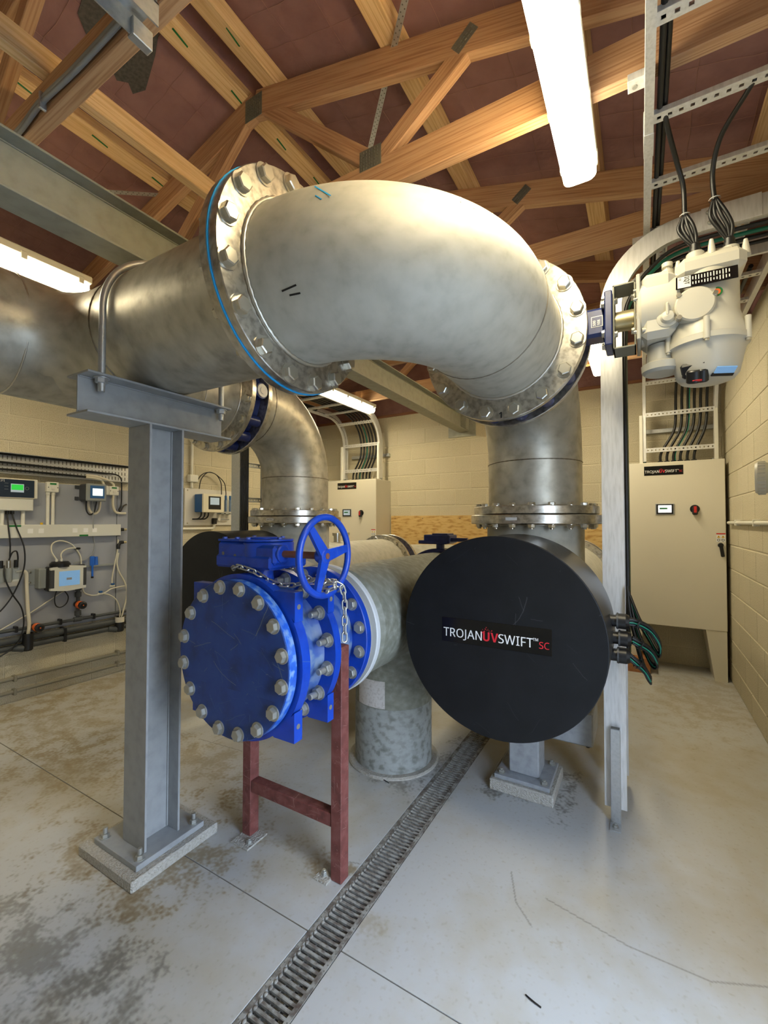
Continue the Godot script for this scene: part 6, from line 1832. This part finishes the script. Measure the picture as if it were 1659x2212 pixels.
	for y in [1.275, 1.16]:
		t = thing("pipe_elbow_fitting", "black elbow fitting with brass nipple, " + ("upper" if y > 1.2 else "lower") + " of two beside the grey post", "fitting", w(-2.2, y, 0.04), "black elbow fittings")
		part(t, "elbow", tb(curve([w(-2.192, y - 0.045, 0.05), w(-2.193, y - 0.01, 0.05), w(-2.21, y + 0.012, 0.05), w(-2.235, y + 0.014, 0.05)]), 0.0145, 12), M.black_plastic)
		part(t, "nipple", cy(w(-2.235, y + 0.014, 0.05), w(-2.262, y + 0.014, 0.05), 0.010, 12, 0.001), M.brass)
	# low conduits along the foot of the wall
	for k in 2:
		t = thing("floor_conduit", "dusty grey conduit along the foot of the left wall, " + ["upper", "lower"][k] + " of two", "conduit", w(-1.8, 0.16 - k * 0.09, 0.03), "conduits along the wall foot")
		part(t, "pipe", tb(curve([w(0.6, 0.185 - k * 0.10, 0.03), w(-1.4, 0.185 - k * 0.10, 0.03), w(-2.3, 0.175 - k * 0.10, 0.03), w(-4.4, 0.17 - k * 0.10, 0.03)], 5), 0.0145, 12), M.dusty_pvc)
		for z3 in [-1.45, -2.2, -3.4]:
			part(t, "saddle", wbox(z3, z3 - 0.02, 0.16 - k * 0.10, 0.205 - k * 0.10, 0.004, 0.05, 0.003), M.dusty_pvc)
	# white analyser board beyond the post
	t = thing("analyser_board", "white board with analyser plumbing between grey post and galvanised ladder", "board", w(-3.15, 1.32, 0.01))
	part(t, "sheet", wbox(-2.872, -3.62, 1.322, 1.712, 0.008, 0.022), M.board_white)
	for q in [[-2.905, 1.69], [-2.905, 1.345]]:
		part(t, "screw", bolt_mesh(0.007, "head"), M.bolt_steel, Transform3D(Basis(Vector3.UP, PI / 2), w(q[0], q[1], 0.022)))
	t = thing("analyser", "cream analyser with blue side and small dark display on white board", "analyser", w(-3.1, 1.455, 0.022))
	part(t, "case", wbox(-2.985, -3.25, 1.462, 1.652, 0.022, 0.14, 0.006), M.device_blue)
	var fa = part(t, "front", wbox(-2.985, -3.252, 1.458, 1.656, 0.14, 0.165, 0.006), M.device_cream)
	part(fa, "display_surround", wbox(-3.050, -3.208, 1.492, 1.632, 0.165, 0.167, 0.001), M.black_plastic)
	part(fa, "display", wbox(-3.070, -3.185, 1.542, 1.618, 0.167, 0.1676, 0), M.screen_grey)
	for k in 3:
		t = thing("probe_cell", "glass probe cell on the white board, " + ["left", "middle", "right"][k] + " of three", "probe", w(-3.295 - k * 0.06, 1.46, 0.05), "glass probe cells")
		part(t, "glass", cy(w(-3.295 - k * 0.06, 1.455, 0.065), w(-3.295 - k * 0.06, 1.605, 0.065), 0.024, 20, 0.002), M.clear)
		part(t, "probe", cy(w(-3.295 - k * 0.06, 1.475, 0.065), w(-3.295 - k * 0.06, 1.655, 0.065), 0.012, 14, 0.002), M.black_plastic if k == 0 else M.device_blue)
		part(t, "bracket", wbox(-3.275 - k * 0.06, -3.315 - k * 0.06, 1.445, 1.458, 0.02, 0.09, 0.002), M.grey_plastic)
	for k in 2:
		tubing("probe_lead", "black lead arching from the white junction box to the " + ["left", "middle"][k] + " glass cell", "cable", [w(-3.0 - k * 0.02, 1.80 - k * 0.09, 0.05), w(-3.04, 1.86 - k * 0.04, 0.06), w(-3.12, 1.895, 0.065), w(-3.22, 1.88, 0.065), w(-3.285 - k * 0.045, 1.80, 0.065), w(-3.295 - k * 0.06, 1.70, 0.065), w(-3.295 - k * 0.06, 1.65, 0.065)], 0.0048, M.cable, "probe leads")
	t = thing("junction_box", "small white junction box on the wall above the analyser board", "box", w(-2.95, 1.775, 0.01))
	part(t, "box", wbox(-2.905, -3.005, 1.778, 1.855, 0.006, 0.06, 0.006), M.white_plastic)
	part(t, "conduit", cy(w(-2.945, 1.855, 0.03), w(-2.945, 2.745, 0.03), 0.0135, 16, 0.001), M.white_plastic)
	part(t, "conduit", cy(w(-2.945, 1.715, 0.03), w(-2.945, 1.778, 0.03), 0.0135, 16, 0.001), M.white_plastic)
	t = thing("sample_valve", "small black valve with gauge at the foot of the white board", "valve", w(-3.22, 1.36, 0.03))
	part(t, "body", wbox(-3.20, -3.245, 1.335, 1.40, 0.022, 0.06, 0.004), M.black_plastic)
	part(t, "gauge", cy(w(-3.27, 1.388, 0.05), w(-3.27, 1.388, 0.066), 0.02, 18, 0.002), M.board_white)
	part(t, "line", cy(w(-3.28, 1.386, 0.045), w(-3.42, 1.386, 0.045), 0.006, 10, 0.001), M.cable_grey)
	tubing("white_drain_pipe", "white plastic pipe bending under the analyser board", "pipe", [w(-2.6, 1.285, 0.03), w(-3.0, 1.287, 0.03), w(-3.18, 1.288, 0.03), w(-3.215, 1.292, 0.035), w(-3.225, 1.335, 0.045)], 0.0135, M.white_plastic)
	for k in 3:
		tubing("analyser_lead", "short black lead under the cream analyser, " + ["left", "middle", "right"][k] + " of three", "cable", [w(-3.02 - k * 0.045, 1.46, 0.09), w(-3.02 - k * 0.045, 1.42, 0.08), w(-3.0 - k * 0.045, 1.392, 0.06), w(-2.955 - k * 0.045, 1.388, 0.03)], 0.007, M.cable, "analyser leads")

# ---------------------------------------------------------------- right wall
func build_right_wall():
	var t = thing("wall_transmitter", "round white transmitter housing on the right wall", "transmitter", Vector3(XR, 1.5, -2.72))
	part(t, "box", bx(Vector3(XR - 0.09, 1.50, -2.80), Vector3(XR - 0.006, 1.66, -2.62), 0.008), M.white_plastic)
	part(t, "round_housing", lat(Vector3(XR - 0.085, 1.575, -2.73), Vector3(-1, 0, -0.2), [Vector2(-0.01, 0.07), Vector2(0.045, 0.07), Vector2(0.055, 0.077), Vector2(0.085, 0.077), Vector2(0.095, 0.07), Vector2(0.095, 0.05), Vector2(0.09, 0.05), Vector2(0.09, 0)], 36), M.white_plastic)
	var rib = MB.new()
	var ax = Vector3(-1, 0, -0.2).normalized()
	var pp = ax.cross(Vector3.UP).normalized()
	for k in 24:
		var a = TAU * k / 24
		var d = pp * cos(a) + Vector3.UP * sin(a)
		rib.box(Vector3(XR - 0.085, 1.575, -2.73) + ax * 0.07 + d * 0.078, Vector3(0.006, 0.008, 0.028), 0.001, Basis(ax.cross(d), d, ax))
	part(t, "grip_rib", rib.mesh(), M.white_plastic)
	part(t, "gland", cy(Vector3(XR - 0.05, 1.50, -2.69), Vector3(XR - 0.05, 1.455, -2.69), 0.018, 14, 0.002), M.grey_plastic)
	single("transmitter_lead", "black lead dropping from the round transmitter to the conduit", "cable", tb(curve([Vector3(XR - 0.05, 1.455, -2.69), Vector3(XR - 0.05, 1.41, -2.70), Vector3(XR - 0.04, 1.37, -2.76), Vector3(XR - 0.03, 1.357, -2.86)]), 0.008, 8), M.cable)
	t = thing("wall_conduit", "level white conduit on the right wall beside the cabinet", "conduit", Vector3(XR, 1.355, -4.0))
	part(t, "pipe", cy(Vector3(XR - 0.025, 1.357, -4.62), Vector3(XR - 0.025, 1.357, -2.90), 0.0135, 16, 0.003), M.white_plastic)
	part(t, "pipe", cy(Vector3(XR - 0.025, 1.357, -2.80), Vector3(XR - 0.025, 1.357, -1.4), 0.0135, 16, 0.003), M.white_plastic)
	for z in [-4.25, -3.62]:
		part(t, "saddle", bx(Vector3(XR - 0.042, 1.335, z - 0.008), Vector3(XR - 0.003, 1.379, z + 0.008), 0.002), M.white_plastic)
	part(t, "end_gland", cy(Vector3(XR - 0.028, 1.357, -2.92), Vector3(XR - 0.028, 1.357, -2.80), 0.021, 12, 0.004), M.black_plastic)

# ---------------------------------------------------------------- floor drain
func build_floor_bits():
	var t = thing("floor_drain", "long narrow floor drain with slotted grate running into the room", "drain", Vector3(-0.903, 0, -1.6))
	var x0 = -0.972
	var x1 = -0.834
	var z0 = -3.42
	var z1 = ZF
	var m = MB.new()
	m.span(Vector3(x0, -0.105, z0), Vector3(x1, -0.10, z1))
	m.span(Vector3(x0, -0.10, z0), Vector3(x0 + 0.004, -0.012, z1))
	m.span(Vector3(x1 - 0.004, -0.10, z0), Vector3(x1, -0.012, z1))
	part(t, "channel", m.mesh(), M.grout)
	for s in [0, 1]:
		var a = x0 + 0.0025 if s == 0 else x1 - 0.019
		var rail = part(t, "edge_rail", bx(Vector3(a, -0.014, z0), Vector3(a + 0.0165, 0.0, z1), 0.001), M.grate)
		var hm = MB.new()
		var zz = -0.5
		while zz > -2.6:
			hm.cyl(Vector3(a + 0.006 if s == 0 else a + 0.0105, -0.002, zz), Vector3(a + 0.006 if s == 0 else a + 0.0105, 0.0006, zz), 0.0026, 6)
			zz -= 0.02
		var hp = part(rail, "pin_hole", hm.mesh(), M.pit)
		hp.set_meta("kind", "stuff")
	# bars across, with rounded bosses at the left end
	var bar = MB.new()
	var L = x1 - x0 - 0.038
	bar.box(Vector3(0, -0.006, 0), Vector3(L + 0.006, 0.012, 0.0105), 0.002)
	bar.lathe(Vector3(-L / 2 + 0.006, -0.004, 0), Vector3.UP, [Vector2(0, 0.0068), Vector2(0.004, 0.0066), Vector2(0.0062, 0.004), Vector2(0.0068, 0)], 10, true)
	var bm = bar.mesh()
	var z = -0.42
	var n = 0
	while n < 148:
		part(t, "grate_bar", bm, M.grate, Transform3D(Basis(), Vector3((x0 + x1) / 2, 0.0, z)))
		z -= 0.0202
		n += 1
	part(t, "spine", bx(Vector3(-0.925, -0.03, z0), Vector3(-0.921, -0.0125, -0.41), 0), M.grate)
	part(t, "spine", bx(Vector3(-0.890, -0.03, z0), Vector3(-0.886, -0.0125, -0.41), 0), M.grate)
	part(t, "solid_cover", bx(Vector3(x0 + 0.019, -0.012, -0.405), Vector3(x1 - 0.019, 0.0, ZF), 0.002), M.grate)
	# scraps of dried leaf and grit on the floor
	var bits = [[-0.28, -1.32, "dark dry leaf scrap on open floor right of the drain"], [-1.17, -2.02, "black twig scrap beside the grey riser"], [-0.62, -2.35, "thin dark twig beside the drain under the reactor"]]
	for b in bits:
		single("floor_scrap", b[2], "scrap", tb(curve([Vector3(b[0] - 0.02, 0.002, b[1]), Vector3(b[0], 0.004, b[1] + 0.008), Vector3(b[0] + 0.025, 0.002, b[1] + 0.012)]), 0.0022, 6), M.black_plastic, Vector3.ZERO, "scraps on the floor")
